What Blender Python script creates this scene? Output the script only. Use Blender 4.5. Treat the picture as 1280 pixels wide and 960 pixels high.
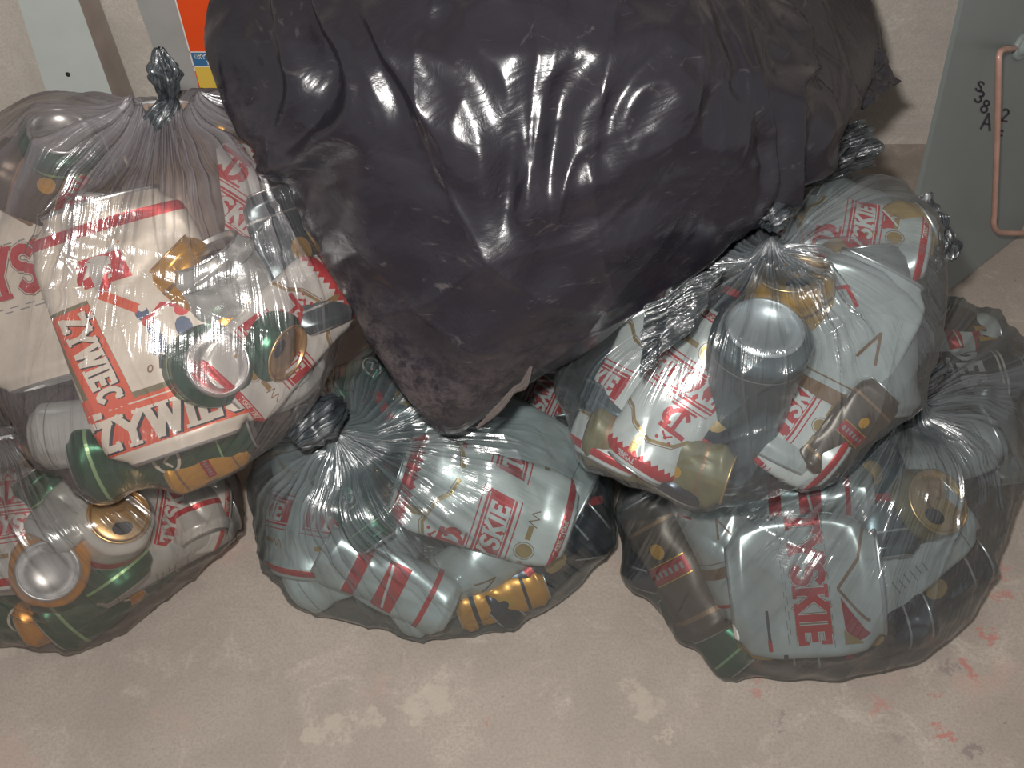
import bpy, bmesh, math, random
import numpy as np
from mathutils import Vector, Matrix

for o in list(bpy.data.objects):
    bpy.data.objects.remove(o, do_unlink=True)
scn = bpy.context.scene
COL = scn.collection

# ------------------------------------------------------------ camera, light, exposure
PITCH = math.radians(50.0)
CAM = np.array([0.0, 0.0, 1.0])
FPX = 1256.0
cd = bpy.data.cameras.new('camera')
cd.sensor_width = 36.0
cd.lens = 36.0 * FPX / 1280.0
cd.clip_start = 0.01
cam = bpy.data.objects.new('camera', cd)
cam.location = CAM
cam.rotation_euler = (math.pi / 2 - PITCH, 0, 0)
COL.objects.link(cam)
scn.camera = cam

world = bpy.data.worlds.new('world')
scn.world = world
world.use_nodes = True
wn = world.node_tree.nodes['Background']
wn.inputs[0].default_value = (1.0, 0.965, 0.94, 1)
wn.inputs[1].default_value = 0.39

FWD = np.array([0, math.cos(PITCH), -math.sin(PITCH)])
UPV = np.array([0, math.sin(PITCH), math.cos(PITCH)])
RGT = np.array([1.0, 0, 0])

def lamp(name, loc, size, power, color):
    l = bpy.data.lights.new(name, 'AREA')
    l.shape = 'RECTANGLE'
    l.size = size[0]; l.size_y = size[1]
    l.energy = power
    l.color = color
    o = bpy.data.objects.new(name, l)
    o.location = loc
    tgt = Vector((0.02, 0.78, 0.22))
    d = tgt - Vector(loc)
    o.rotation_euler = d.to_track_quat('-Z', 'Y').to_euler()
    COL.objects.link(o)
    return o
# the camera's own flash, just beside and above the lens
lamp('camera_flash', tuple(CAM + RGT * -0.035 + UPV * 0.075), (0.035, 0.022), 13.0, (1.0, 0.97, 0.93))

vs = scn.view_settings
scn.display_settings.display_device = 'sRGB'
vs.view_transform = 'Standard'
vs.look = 'None'
vs.exposure = 0.0
vs.gamma = 1.0
vs.use_curve_mapping = False
scn.cycles.transparent_max_bounces = 24
scn.cycles.caustics_reflective = False

# ------------------------------------------------------------ pixel helpers
def ray(px, py):
    d = FWD + RGT * (px - 640) / FPX - UPV * (py - 480) / FPX
    return d
def PZ(px, py, z):
    d = ray(px, py)
    return CAM + d * ((z - CAM[2]) / d[2])
def PY(px, py, y):
    d = ray(px, py)
    return CAM + d * (y / d[1])
def nrm(v):
    v = np.asarray(v, float)
    return v / np.linalg.norm(v)

# ------------------------------------------------------------ materials
def mat(name):
    m = bpy.data.materials.new(name)
    m.use_nodes = True
    nt = m.node_tree
    b = nt.nodes.get('Principled BSDF')
    return m, nt, b
def nd(nt, t, **kw):
    n = nt.nodes.new(t)
    for k, v in kw.items():
        setattr(n, k, v)
    return n
def setin(n, **kw):
    for k, v in kw.items():
        n.inputs[k.replace('_', ' ')].default_value = v
def mixc(nt, fac, a, b, mode='MIX'):
    n = nd(nt, 'ShaderNodeMix', data_type='RGBA', blend_type=mode)
    for idx, v in ((0, fac), (6, a), (7, b)):
        if isinstance(v, bpy.types.NodeSocket):
            nt.links.new(v, n.inputs[idx])
        elif idx == 0:
            n.inputs[0].default_value = v
        else:
            n.inputs[idx].default_value = (*v, 1) if len(v) == 3 else v
    return n.outputs[2]
def ramp(nt, val, lo, hi):
    n = nd(nt, 'ShaderNodeMapRange', interpolation_type='SMOOTHSTEP')
    nt.links.new(val, n.inputs[0])
    n.inputs[1].default_value = lo; n.inputs[2].default_value = hi
    return n.outputs[0]
def noise(nt, vec, scale, detail=3, rough=.55, dist=0.0):
    n = nd(nt, 'ShaderNodeTexNoise')
    n.inputs['Scale'].default_value = scale
    n.inputs['Detail'].default_value = detail
    n.inputs['Roughness'].default_value = rough
    n.inputs['Distortion'].default_value = dist
    if vec is not None: nt.links.new(vec, n.inputs['Vector'])
    return n.outputs['Fac']
def mapping(nt, vec, scale=(1, 1, 1), rot=(0, 0, 0), loc=(0, 0, 0)):
    n = nd(nt, 'ShaderNodeMapping')
    n.inputs['Scale'].default_value = scale
    n.inputs['Rotation'].default_value = rot
    n.inputs['Location'].default_value = loc
    nt.links.new(vec, n.inputs[0])
    return n.outputs[0]
def bump(nt, h, b, strength=.3, dist=.002, prev=None):
    n = nd(nt, 'ShaderNodeBump')
    n.inputs['Strength'].default_value = strength
    n.inputs['Distance'].default_value = dist
    nt.links.new(h, n.inputs['Height'])
    if prev is not None: nt.links.new(prev, n.inputs['Normal'])
    if b is not None: nt.links.new(n.outputs[0], b.inputs['Normal'])
    return n.outputs[0]

def plain(name, c, rough=.5, metal=0.0, spec=.5, grain=0.0, gs=60):
    m, nt, b = mat(name)
    setin(b, Roughness=rough, Metallic=metal)
    b.inputs['Specular IOR Level'].default_value = spec
    if grain:
        tc = nd(nt, 'ShaderNodeTexCoord')
        f = noise(nt, tc.outputs['Object'], gs, 4)
        nt.links.new(mixc(nt, f, [x * (1 - grain) for x in c], [min(1, x * (1 + grain)) for x in c]), b.inputs['Base Color'])
    else:
        b.inputs['Base Color'].default_value = (*c, 1)
    return m

def concrete(name, base, light, dark, lines=False, spots=(), drips=()):
    m, nt, b = mat(name)
    tc = nd(nt, 'ShaderNodeTexCoord')
    P = tc.outputs['Object']
    f1 = ramp(nt, noise(nt, P, 5, 6, .65, .4), .35, .68)
    c = mixc(nt, f1, dark, base)
    f2 = ramp(nt, noise(nt, P, 14, 6, .7, .8), .52, .72)
    c = mixc(nt, mulv(nt, f2, .75), c, light)
    f3 = noise(nt, P, 320, 3, .7)
    c = mixc(nt, mulv(nt, ramp(nt, f3, .35, .7), .5), c, [x * .6 for x in base])
    f4 = ramp(nt, noise(nt, P, 75, 3, .6), .70, .76)
    c = mixc(nt, mulv(nt, f4, .5), c, (.18, .10, .08))
    f7 = ramp(nt, noise(nt, mapping(nt, P, (1, 1, 1), loc=(3.3, 1.2, 0)), 7, 4, .6), .58, .72)
    c = mixc(nt, mulv(nt, f7, .30), c, (.46, .27, .22))
    wob = nd(nt, 'ShaderNodeTexNoise'); wob.inputs['Scale'].default_value = 42; wob.inputs['Detail'].default_value = 7; wob.inputs['Roughness'].default_value = .72
    nt.links.new(P, wob.inputs['Vector'])
    vm = nd(nt, 'ShaderNodeVectorMath', operation='MULTIPLY_ADD')
    nt.links.new(wob.outputs['Color'], vm.inputs[0]); vm.inputs[1].default_value = (.09, .09, .09)
    nt.links.new(P, vm.inputs[2])
    for (x, y, z, r, colr, amt) in spots:
        ds = nd(nt, 'ShaderNodeVectorMath', operation='DISTANCE')
        nt.links.new(vm.outputs[0], ds.inputs[0]); ds.inputs[1].default_value = (x + .045, y + .045, z + .045)
        k = nd(nt, 'ShaderNodeMapRange', interpolation_type='SMOOTHSTEP')
        nt.links.new(ds.outputs['Value'], k.inputs[0])
        k.inputs[1].default_value = r; k.inputs[2].default_value = r * .45
        k.inputs[3].default_value = 0; k.inputs[4].default_value = amt
        c = mixc(nt, k.outputs[0], c, colr)
    h = noise(nt, P, 160, 5, .6)
    n1 = bump(nt, h, None, .25, .002)
    if lines:
        w = nd(nt, 'ShaderNodeTexWave', wave_type='BANDS', bands_direction='Z', wave_profile='SAW')
        w.inputs['Scale'].default_value = 16; w.inputs['Distortion'].default_value = 5; w.inputs['Detail'].default_value = 3
        w.inputs['Detail Scale'].default_value = 1.2
        nt.links.new(mapping(nt, P, (.12, 1, 1)), w.inputs['Vector'])
        c = mixc(nt, mulv(nt, w.outputs['Fac'], .16), c, [x * .62 for x in base])
        n1 = bump(nt, w.outputs['Fac'], None, .18, .002, n1)
    nt.links.new(c, b.inputs['Base Color'])
    nt.links.new(n1, b.inputs['Normal'])
    setin(b, Roughness=.85)
    b.inputs['Specular IOR Level'].default_value = .25
    return m
def mulv(nt, v, k):
    n = nd(nt, 'ShaderNodeMath', operation='MULTIPLY')
    nt.links.new(v, n.inputs[0]); n.inputs[1].default_value = k
    return n.outputs[0]
def addv(nt, v, k):
    n = nd(nt, 'ShaderNodeMath', operation='ADD')
    nt.links.new(v, n.inputs[0])
    if isinstance(k, bpy.types.NodeSocket): nt.links.new(k, n.inputs[1])
    else: n.inputs[1].default_value = k
    return n.outputs[0]

def film(name, haze, tint, haze_amt=.22, gloss_r=.12, streak=1.0):
    """thin smoky plastic: lets light straight through, a little haze, a sharp sheen"""
    m, nt, b = mat(name)
    nt.nodes.remove(b)
    out = nt.nodes['Material Output']
    uv = nd(nt, 'ShaderNodeUVMap'); uv.uv_map = 'UVMap'
    tc = nd(nt, 'ShaderNodeTexCoord')
    att = nd(nt, 'ShaderNodeAttribute'); att.attribute_name = 'gather'
    g = att.outputs['Fac']
    streaks = noise(nt, mapping(nt, uv.outputs[0], (60, .5, 1)), 1, 4, .6, .6)
    streaks2 = noise(nt, mapping(nt, uv.outputs[0], (34, .9, 1)), 1, 3, .6, .9)
    crk = noise(nt, tc.outputs['Object'], 42, 5, .62, 1.4)
    tr = nd(nt, 'ShaderNodeBsdfTransparent')
    tr.inputs[0].default_value = (*tint, 1)
    df = nd(nt, 'ShaderNodeBsdfDiffuse')
    df.inputs[0].default_value = (*haze, 1)
    gl = nd(nt, 'ShaderNodeBsdfGlossy')
    gl.inputs['Roughness'].default_value = gloss_r
    gl.inputs[0].default_value = (1, 1, 1, 1)
    # haze grows where the film is gathered in folds
    hz = nd(nt, 'ShaderNodeMath', operation='MULTIPLY_ADD')
    nt.links.new(g, hz.inputs[0]); hz.inputs[1].default_value = .70; hz.inputs[2].default_value = haze_amt
    st = ramp(nt, streaks2, .42, .72)
    hz2 = nd(nt, 'ShaderNodeMath', operation='MULTIPLY_ADD', use_clamp=True)
    gg = nd(nt, 'ShaderNodeMath', operation='MULTIPLY_ADD')
    nt.links.new(g, gg.inputs[0]); gg.inputs[1].default_value = .35; gg.inputs[2].default_value = .02
    nt.links.new(st, hz2.inputs[0]); nt.links.new(gg.outputs[0], hz2.inputs[1]); nt.links.new(hz.outputs[0], hz2.inputs[2])
    m1 = nd(nt, 'ShaderNodeMixShader')
    nt.links.new(hz2.outputs[0], m1.inputs[0]); nt.links.new(tr.outputs[0], m1.inputs[1]); nt.links.new(df.outputs[0], m1.inputs[2])
    geo = nd(nt, 'ShaderNodeNewGeometry')
    dt = nd(nt, 'ShaderNodeVectorMath', operation='DOT_PRODUCT'); nt.links.new(geo.outputs['Incoming'], dt.inputs[1])
    ab = nd(nt, 'ShaderNodeMath', operation='ABSOLUTE'); nt.links.new(dt.outputs['Value'], ab.inputs[0])
    om = nd(nt, 'ShaderNodeMath', operation='SUBTRACT', use_clamp=True); om.inputs[0].default_value = 1; nt.links.new(ab.outputs[0], om.inputs[1])
    pw = nd(nt, 'ShaderNodeMath', operation='POWER'); nt.links.new(om.outputs[0], pw.inputs[0]); pw.inputs[1].default_value = 5
    fr = nd(nt, 'ShaderNodeMath', operation='MULTIPLY_ADD', use_clamp=True); nt.links.new(pw.outputs[0], fr.inputs[0]); fr.inputs[1].default_value = .55; fr.inputs[2].default_value = .11
    n1 = bump(nt, streaks, None, .55 * streak, .003)
    n1 = bump(nt, streaks2, None, .50 * streak, .006, n1)
    n1 = bump(nt, crk, None, .17 * streak, .0045, n1)
    nt.links.new(n1, dt.inputs[0]); nt.links.new(n1, gl.inputs['Normal']); nt.links.new(n1, df.inputs['Normal'])
    m2 = nd(nt, 'ShaderNodeMixShader')
    nt.links.new(fr.outputs[0], m2.inputs[0]); nt.links.new(m1.outputs[0], m2.inputs[1]); nt.links.new(gl.outputs[0], m2.inputs[2])
    nt.links.new(m2.outputs[0], out.inputs['Surface'])
    return m

def black_film(name):
    m, nt, b = mat(name)
    tc = nd(nt, 'ShaderNodeTexCoord')
    P = tc.outputs['Object']
    c = (.0095, .008, .0125)
    d1 = ramp(nt, noise(nt, mapping(nt, P, (1, 1, 2.2), (0, .5, .3)), 6, 6, .72, .6), .50, .78)
    col = mixc(nt, mulv(nt, d1, .07), c, (.13, .11, .115))
    d2 = ramp(nt, noise(nt, mapping(nt, P, (3, 1, 9), (.2, -.5, .3)), 9, 5, .7, 1.0), .60, .74)
    col = mixc(nt, mulv(nt, d2, .16), col, (.26, .22, .20))
    at = nd(nt, 'ShaderNodeAttribute'); at.attribute_name = 'dust'
    d3n = noise(nt, mapping(nt, P, (1, 1, 1)), 60, 6, .8, .2)
    d3 = nd(nt, 'ShaderNodeMath', operation='MULTIPLY'); nt.links.new(at.outputs['Fac'], d3.inputs[0]); nt.links.new(ramp(nt, d3n, .38, .62), d3.inputs[1])
    col = mixc(nt, mulv(nt, d3.outputs[0], .30), col, (.16, .13, .125))
    nt.links.new(col, b.inputs['Base Color'])
    rr = nd(nt, 'ShaderNodeMapRange'); nt.links.new(d1, rr.inputs[0]); rr.inputs[3].default_value = .27; rr.inputs[4].default_value = .36
    nt.links.new(rr.outputs[0], b.inputs['Roughness'])
    b.inputs['Specular IOR Level'].default_value = .68
    # long soft drapes running along the lower right edge, hard crumples near the neck
    wv = nd(nt, 'ShaderNodeTexNoise'); wv.inputs['Scale'].default_value = 5; wv.inputs['Detail'].default_value = 2
    nt.links.new(P, wv.inputs['Vector'])
    wm = nd(nt, 'ShaderNodeVectorMath', operation='MULTIPLY_ADD')
    nt.links.new(wv.outputs['Color'], wm.inputs[0]); wm.inputs[1].default_value = (.10, .10, .10); nt.links.new(P, wm.inputs[2])
    w1 = noise(nt, mapping(nt, mapping(nt, wm.outputs[0], rot=(0, .55, 0)), (1.6, 5, 11)), 2.2, 4, .5, .3)
    w2 = noise(nt, P, 38, 5, .6, 1.8)
    n1 = bump(nt, w1, None, .22, .016)
    bump(nt, w2, b, .16, .004, n1)
    return m

M = {}
# ------------------------------------------------------------ mesh helpers
def mesh_obj(name, verts, faces, mats, parent=None, mi=None, smooth=True, uvs=None, attrs=None):
    me = bpy.data.meshes.new(name)
    me.from_pydata([tuple(map(float, v)) for v in verts], [], [tuple(map(int, f)) for f in faces])
    if not isinstance(mats, (list, tuple)): mats = [mats]
    for m in mats: me.materials.append(m)
    if mi is not None:
        me.polygons.foreach_set('material_index', np.asarray(mi, dtype=np.int32))
    if smooth:
        me.polygons.foreach_set('use_smooth', np.ones(len(me.polygons), dtype=bool))
    if uvs is not None:      # per vertex
        uvl = me.uv_layers.new(name='UVMap')
        li = np.empty(len(me.loops), dtype=np.int32); me.loops.foreach_get('vertex_index', li)
        uvl.data.foreach_set('uv', np.asarray(uvs, dtype=np.float32)[li].ravel())
    if attrs:
        for k, v in attrs.items():
            a = me.attributes.new(k, 'FLOAT', 'POINT')
            a.data.foreach_set('value', np.asarray(v, dtype=np.float32))
    me.update()
    o = bpy.data.objects.new(name, me)
    COL.objects.link(o)
    if parent is not None: o.parent = parent
    return o
def empty(name, loc=(0, 0, 0)):
    o = bpy.data.objects.new(name, None)
    o.location = loc
    o.empty_display_size = .02
    COL.objects.link(o)
    return o
def tag(o, label, cat, group=None):
    o['label'] = label; o['category'] = cat
    if group: o['group'] = group
    return o
def box_mesh(name, x0, x1, y0, y1, z0, z1, m, parent=None, bev=0.0):
    bm = bmesh.new()
    bmesh.ops.create_cube(bm, size=1)
    for v in bm.verts:
        v.co = Vector((x0 + (v.co.x + .5) * (x1 - x0), y0 + (v.co.y + .5) * (y1 - y0), z0 + (v.co.z + .5) * (z1 - z0)))
    if bev: bmesh.ops.bevel(bm, geom=bm.edges[:], offset=bev, segments=2, affect='EDGES')
    me = bpy.data.meshes.new(name); bm.to_mesh(me); bm.free()
    me.materials.append(m)
    o = bpy.data.objects.new(name, me); COL.objects.link(o)
    if parent is not None: o.parent = parent
    return o
def grid_faces(nu, nv, wrap_u=True):
    """verts indexed [v*nu+u]"""
    u = np.arange(nu if wrap_u else nu - 1)
    v = np.arange(nv - 1)
    U, V = np.meshgrid(u, v)
    a = V * nu + U; b = V * nu + (U + 1) % nu
    return np.stack([a, b, b + nu, a + nu], -1).reshape(-1, 4)
def tube(points, rad, n=10):
    pts = [np.asarray(p, float) for p in points]
    vs_, fs = [], []
    t0 = nrm(pts[1] - pts[0]); ref = np.array([0, 0, 1.0]) if abs(t0[2]) < .9 else np.array([1.0, 0, 0])
    nn = nrm(np.cross(t0, ref))
    rads = rad if isinstance(rad, (list, tuple, np.ndarray)) else [rad] * len(pts)
    for i, p in enumerate(pts):
        t = nrm(pts[min(i + 1, len(pts) - 1)] - pts[max(i - 1, 0)])
        nn = nrm(nn - t * np.dot(nn, t)); bb = np.cross(t, nn)
        for k in range(n):
            a = 2 * math.pi * k / n
            vs_.append(p + rads[i] * (math.cos(a) * nn + math.sin(a) * bb))
    fs = [tuple(f) for f in grid_faces(n, len(pts))]
    fs.append(tuple(range(n))[::-1]); fs.append(tuple((len(pts) - 1) * n + k for k in range(n)))
    return vs_, fs
def bezier_path(pts, n=8):
    """catmull-rom through points"""
    P = [np.asarray(p, float) for p in pts]
    P = [2 * P[0] - P[1]] + P + [2 * P[-1] - P[-2]]
    out = []
    for i in range(1, len(P) - 2):
        for k in range(n):
            t = k / n
            out.append(.5 * ((2 * P[i]) + (-P[i - 1] + P[i + 1]) * t + (2 * P[i - 1] - 5 * P[i] + 4 * P[i + 1] - P[i + 2]) * t * t + (-P[i - 1] + 3 * P[i] - 3 * P[i + 1] + P[i + 2]) * t ** 3))
    out.append(P[-2])
    return out

# ------------------------------------------------------------ lettering (strokes as convex polygons)
def arc(cx, cy, rx, ry, a0, a1, n=7):
    return [(cx + rx * math.cos(math.radians(a0 + (a1 - a0) * i / n)), cy + ry * math.sin(math.radians(a0 + (a1 - a0) * i / n))) for i in range(n + 1)]
G = {  # glyphs: width, polylines in a unit-high box
 'T': (.66, [[(0, .92), (.66, .92)], [(.33, .92), (.33, 0)]]),
 'Y': (.70, [[(.02, 1), (.35, .48)], [(.68, 1), (.35, .48)], [(.35, .5), (.35, 0)]]),
 'S': (.60, [arc(.30, .73, .24, .20, 20, 270) + arc(.30, .27, .24, .23, 90, -160)]),
 'K': (.66, [[(.1, 0), (.1, 1)], [(.14, .45), (.62, 1)], [(.28, .55), (.64, 0)]]),
 'I': (.24, [[(.12, 0), (.12, 1)]]),
 'E': (.56, [[(.1, 0), (.1, 1)], [(.1, .92), (.55, .92)], [(.1, .5), (.46, .5)], [(.1, .08), (.55, .08)]]),
 'Z': (.60, [[(.02, .92), (.56, .92)], [(.5, .9), (.1, .1)], [(.04, .08), (.6, .08)]]),
 'W': (.92, [[(.04, 1), (.26, 0)], [(.26, 0), (.46, .9)], [(.46, .9), (.66, 0)], [(.66, 0), (.88, 1)]]),
 'C': (.64, [arc(.34, .5, .26, .42, 45, 315, 9)]),
 'O': (.66, [arc(.33, .5, .25, .42, 0, 360, 12)]),
 'X': (.62, [[(.05, 0), (.57, 1)], [(.05, 1), (.57, 0)]]),
 'A': (.64, [[(.05, 0), (.32, 1)], [(.32, 1), (.6, 0)], [(.15, .35), (.5, .35)]]),
 'B': (.60, [[(.1, 0), (.1, 1)], arc(.15, .74, .34, .2, 90, -90), arc(.15, .26, .38, .22, 90, -90)]),
 'N': (.66, [[(.1, 0), (.1, 1)], [(.1, 1), (.56, 0)], [(.56, 0), (.56, 1)]]),
 'R': (.60, [[(.1, 0), (.1, 1)], arc(.15, .74, .34, .2, 90, -90), [(.25, .5), (.56, 0)]]),
 'G': (.66, [arc(.34, .5, .26, .42, 45, 320, 9), [(.56, .2), (.56, .46)], [(.36, .46), (.6, .46)]]),
 'D': (.62, [[(.1, 0), (.1, 1)], arc(.1, .5, .44, .46, 90, -90, 8)]),
 'M': (.8, [[(.08, 0), (.08, 1)], [(.08, 1), (.4, .2)], [(.4, .2), (.72, 1)], [(.72, 1), (.72, 0)]]),
 '3': (.55, [arc(.25, .74, .22, .2, 150, -90), arc(.25, .27, .25, .25, 90, -150)]),
 '8': (.55, [arc(.27, .74, .19, .2, 0, 360, 10), arc(.27, .26, .23, .25, 0, 360, 10)]),
 '2': (.55, [arc(.26, .74, .22, .22, 160, -30) + [(.05, .04)], [(.05, .04), (.5, .04)]]),
 '1': (.3, [[(.15, 0), (.15, 1)], [(.15, 1), (.0, .8)]]),
 '6': (.55, [arc(.27, .28, .2, .24, 0, 360, 10), arc(.42, .4, .36, .55, 90, 180, 5)]),
 '9': (.55, [arc(.27, .72, .2, .24, 0, 360, 10), arc(.12, .6, .36, .55, 0, -90, 5)]),
 'c': (.5, [arc(.27, .27, .2, .22, 45, 315, 7)]),
 ' ': (.35, []),
}
SERIF = {'Z': [(.04, .92, 1), (.56, .1, 1)], 'Y': [(.04, 1, 0), (.66, 1, 0), (.35, 0, 0)], 'W': [(.05, 1, 0), (.46, 1, 0), (.88, 1, 0)], 'I': [(.12, 0, 0), (.12, 1, 0)],
         'E': [(.1, 0, 0), (.1, 1, 0), (.54, .85, 1), (.54, .15, 1)], 'T': [(.33, 0, 0), (.02, .85, 1), (.64, .85, 1)], 'C': [(.56, .84, 1)], 'K': [(.1, 0, 0), (.1, 1, 0), (.6, 1, 0), (.62, 0, 0)]}
def stroke_polys(line, w):
    out = []
    for (x0, y0), (x1, y1) in zip(line[:-1], line[1:]):
        dx, dy = x1 - x0, y1 - y0
        L = math.hypot(dx, dy)
        if L < 1e-6: continue
        ex, ey = dx / L * w * .22, dy / L * w * .22
        nx, ny = -dy / L * w / 2, dx / L * w / 2
        out.append([(x0 - ex + nx, y0 - ey + ny), (x0 - ex - nx, y0 - ey - ny), (x1 + ex - nx, y1 + ey - ny), (x1 + ex + nx, y1 + ey + ny)])
    return out
def text_polys(s, h, weight=.19, serif=False, center=True, sx=1.0, gap=.1):
    out = []; x = 0
    for ch in s:
        dot = ch == 'Ż'
        k = 'Z' if dot else ch
        w, lines = G.get(k, (.3, []))
        for ln in lines:
            out += [[((px + x) * h * sx, py * h) for px, py in q] for q in stroke_polys(ln, weight)]
        if dot:
            q = [(.2, 1.1), (.42, 1.1), (.42, 1.3), (.2, 1.3)]
            out.append([((px + x) * h * sx, py * h) for px, py in q])
        if serif and k in SERIF:
            for (a, b_, vert) in SERIF[k]:
                l = [(a, b_ - .13), (a, b_ + .13)] if vert else [(a - .17, b_), (a + .17, b_)]
                out += [[((px + x) * h * sx, py * h) for px, py in q] for q in stroke_polys(l, .11)]
        x += w + gap
    if center:
        W = (x - gap) * h * sx
        out = [[(px - W / 2, py - h / 2) for px, py in q] for q in out]
    return out
def rect(cx, cy, w, h):
    return [[(cx - w / 2, cy - h / 2), (cx + w / 2, cy - h / 2), (cx + w / 2, cy + h / 2), (cx - w / 2, cy + h / 2)]]
def disc(cx, cy, rx, ry=None, n=12):
    ry = ry or rx
    return [[(cx + rx * math.cos(2 * math.pi * i / n), cy + ry * math.sin(2 * math.pi * i / n)) for i in range(n)]]
def poly(*p): return [list(p)]
def xf(polys, dx=0, dy=0, rot=0, s=1.0):
    c, sn = math.cos(math.radians(rot)), math.sin(math.radians(rot))
    return [[(dx + s * (x * c - y * sn), dy + s * (x * sn + y * c)) for x, y in q] for q in polys]
def line(pts, w): return stroke_polys(pts, w)
def tessellate(polys, maxlen):
    """convex polygons -> small triangles (for wrapping on curved surfaces)"""
    tris = []
    for q in polys:
        for i in range(1, len(q) - 1):
            tris.append((q[0], q[i], q[i + 1]))
    out = []
    while tris:
        t = tris.pop()
        ls = [math.dist(t[i], t[(i + 1) % 3]) for i in range(3)]
        k = max(range(3), key=lambda i: ls[i])
        if ls[k] <= maxlen: out.append(t); continue
        a, b_, c = t[k], t[(k + 1) % 3], t[(k + 2) % 3]
        mpt = ((a[0] + b_[0]) / 2, (a[1] + b_[1]) / 2)
        tris.append((a, mpt, c)); tris.append((mpt, b_, c))
    return out

# ------------------------------------------------------------ beer cans
CR = 33.0
CP = 2 * math.pi * CR
def xsec(s, f, b=6.5):
    """cross section by arc length s (mm, 0 = front centre); f: 0 round .. 1 pressed flat"""
    s = np.mod(s + CP / 2, CP) - CP / 2
    a = s / CR
    xr, zr = CR * np.sin(a), CR * np.cos(a)
    w0 = (CP - 2 * math.pi * b) / 4
    sg = np.sign(s); q = np.abs(s)
    al = (q - w0) / b
    xf_ = np.where(q < w0, q, np.where(q < w0 + math.pi * b, w0 + b * np.sin(np.clip(al, 0, math.pi)), np.maximum(0, w0 - (q - w0 - math.pi * b))))
    zf = np.where(q < w0, b, np.where(q < w0 + math.pi * b, b * np.cos(np.clip(al, 0, math.pi)), -b))
    xf_ = xf_ * sg
    x = xr * (1 - f) + xf_ * f
    z = zr * (1 - f) + zf * f
    return x, z
def sstep(x):
    x = np.clip(x, 0, 1); return x * x * (3 - 2 * x)
class CanShape:
    def __init__(self, F, L=160.0, seed=0, crump=1.0, bend=0.0, neckless=False):
        r = random.Random(seed)
        self.F, self.L, self.bend = F, L, bend
        self.cre = []
        for k in range(int(3 + 5 * crump)):
            self.cre.append((r.uniform(-CP / 2, CP / 2), r.uniform(.12, .88) * L, r.uniform(0, math.pi), r.uniform(3.5, 9), r.uniform(1.2, 4.2) * crump, r.uniform(14, 40)))
        self.lum = [(r.uniform(-.05, .05), r.uniform(-.06, .06), r.uniform(0, 6.28), r.uniform(.3, 1.0) * crump) for _ in range(6)]
        self.sheer = r.uniform(-4, 4) * crump
    def at(self, s, v):
        s = np.asarray(s, float); v = np.asarray(v, float); L = self.L
        e = np.minimum(v, L - v)
        f = self.F * (.62 + .38 * sstep(e / 30.0))
        x, z = xsec(s, f)
        k = np.where(v > L - 12, 1 - .20 * sstep((v - (L - 12)) / 12), 1.0)
        k = np.where(v < 9, 1 - .22 * sstep((9 - v) / 9), k)
        x = x * k; z = z * k
        bth = CR * (1 - f) + 6.5 * f; ath = CR * (1 - f) + 48 * f
        nx = x / ath ** 2; nz = z / bth ** 2
        ln = np.sqrt(nx * nx + nz * nz) + 1e-9; nx = nx / ln; nz = nz / ln
        env = sstep(e / 14.0)
        d = np.zeros_like(x)
        for (s0, v0, an, w, dep, ln_) in self.cre:
            ds = np.mod(s - s0 + CP / 2, CP) - CP / 2; dv = v - v0
            pd = ds * math.cos(an) + dv * math.sin(an); td = -ds * math.sin(an) + dv * math.cos(an)
            d -= dep * np.exp(-np.abs(pd) / w) * np.exp(-(td / ln_) ** 2)
        sp = np.abs(np.mod(s + CP / 2, CP) - CP / 2)
        for (a, b_, ph, am) in self.lum:
            d += am * np.sin(a * sp * 3 + b_ * v * 2.2 + ph)
        lim = (1 - self.F) + .62
        d = np.clip(d * lim, -5.5 if self.F > .6 else -11, 3) * env
        x = x + nx * d + self.sheer * np.sin(v / L * math.pi)
        z = z + nz * d
        z = z + self.bend * ((v / L - .5) ** 2 * 4 - .5)
        return np.stack([x, v - L / 2, z], -1)
    def off(self, s, v, h):
        p = self.at(s, v)
        ds = self.at(s + .8, v) - self.at(s - .8, v)
        dv = self.at(s, v + .8) - self.at(s, v - .8)
        n = np.cross(ds, dv); n = n / (np.linalg.norm(n, axis=-1, keepdims=True) + 1e-9)
        c = self.at(s, v) * np.array([1, 0, 1]); 
        return p + n * h

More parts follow.
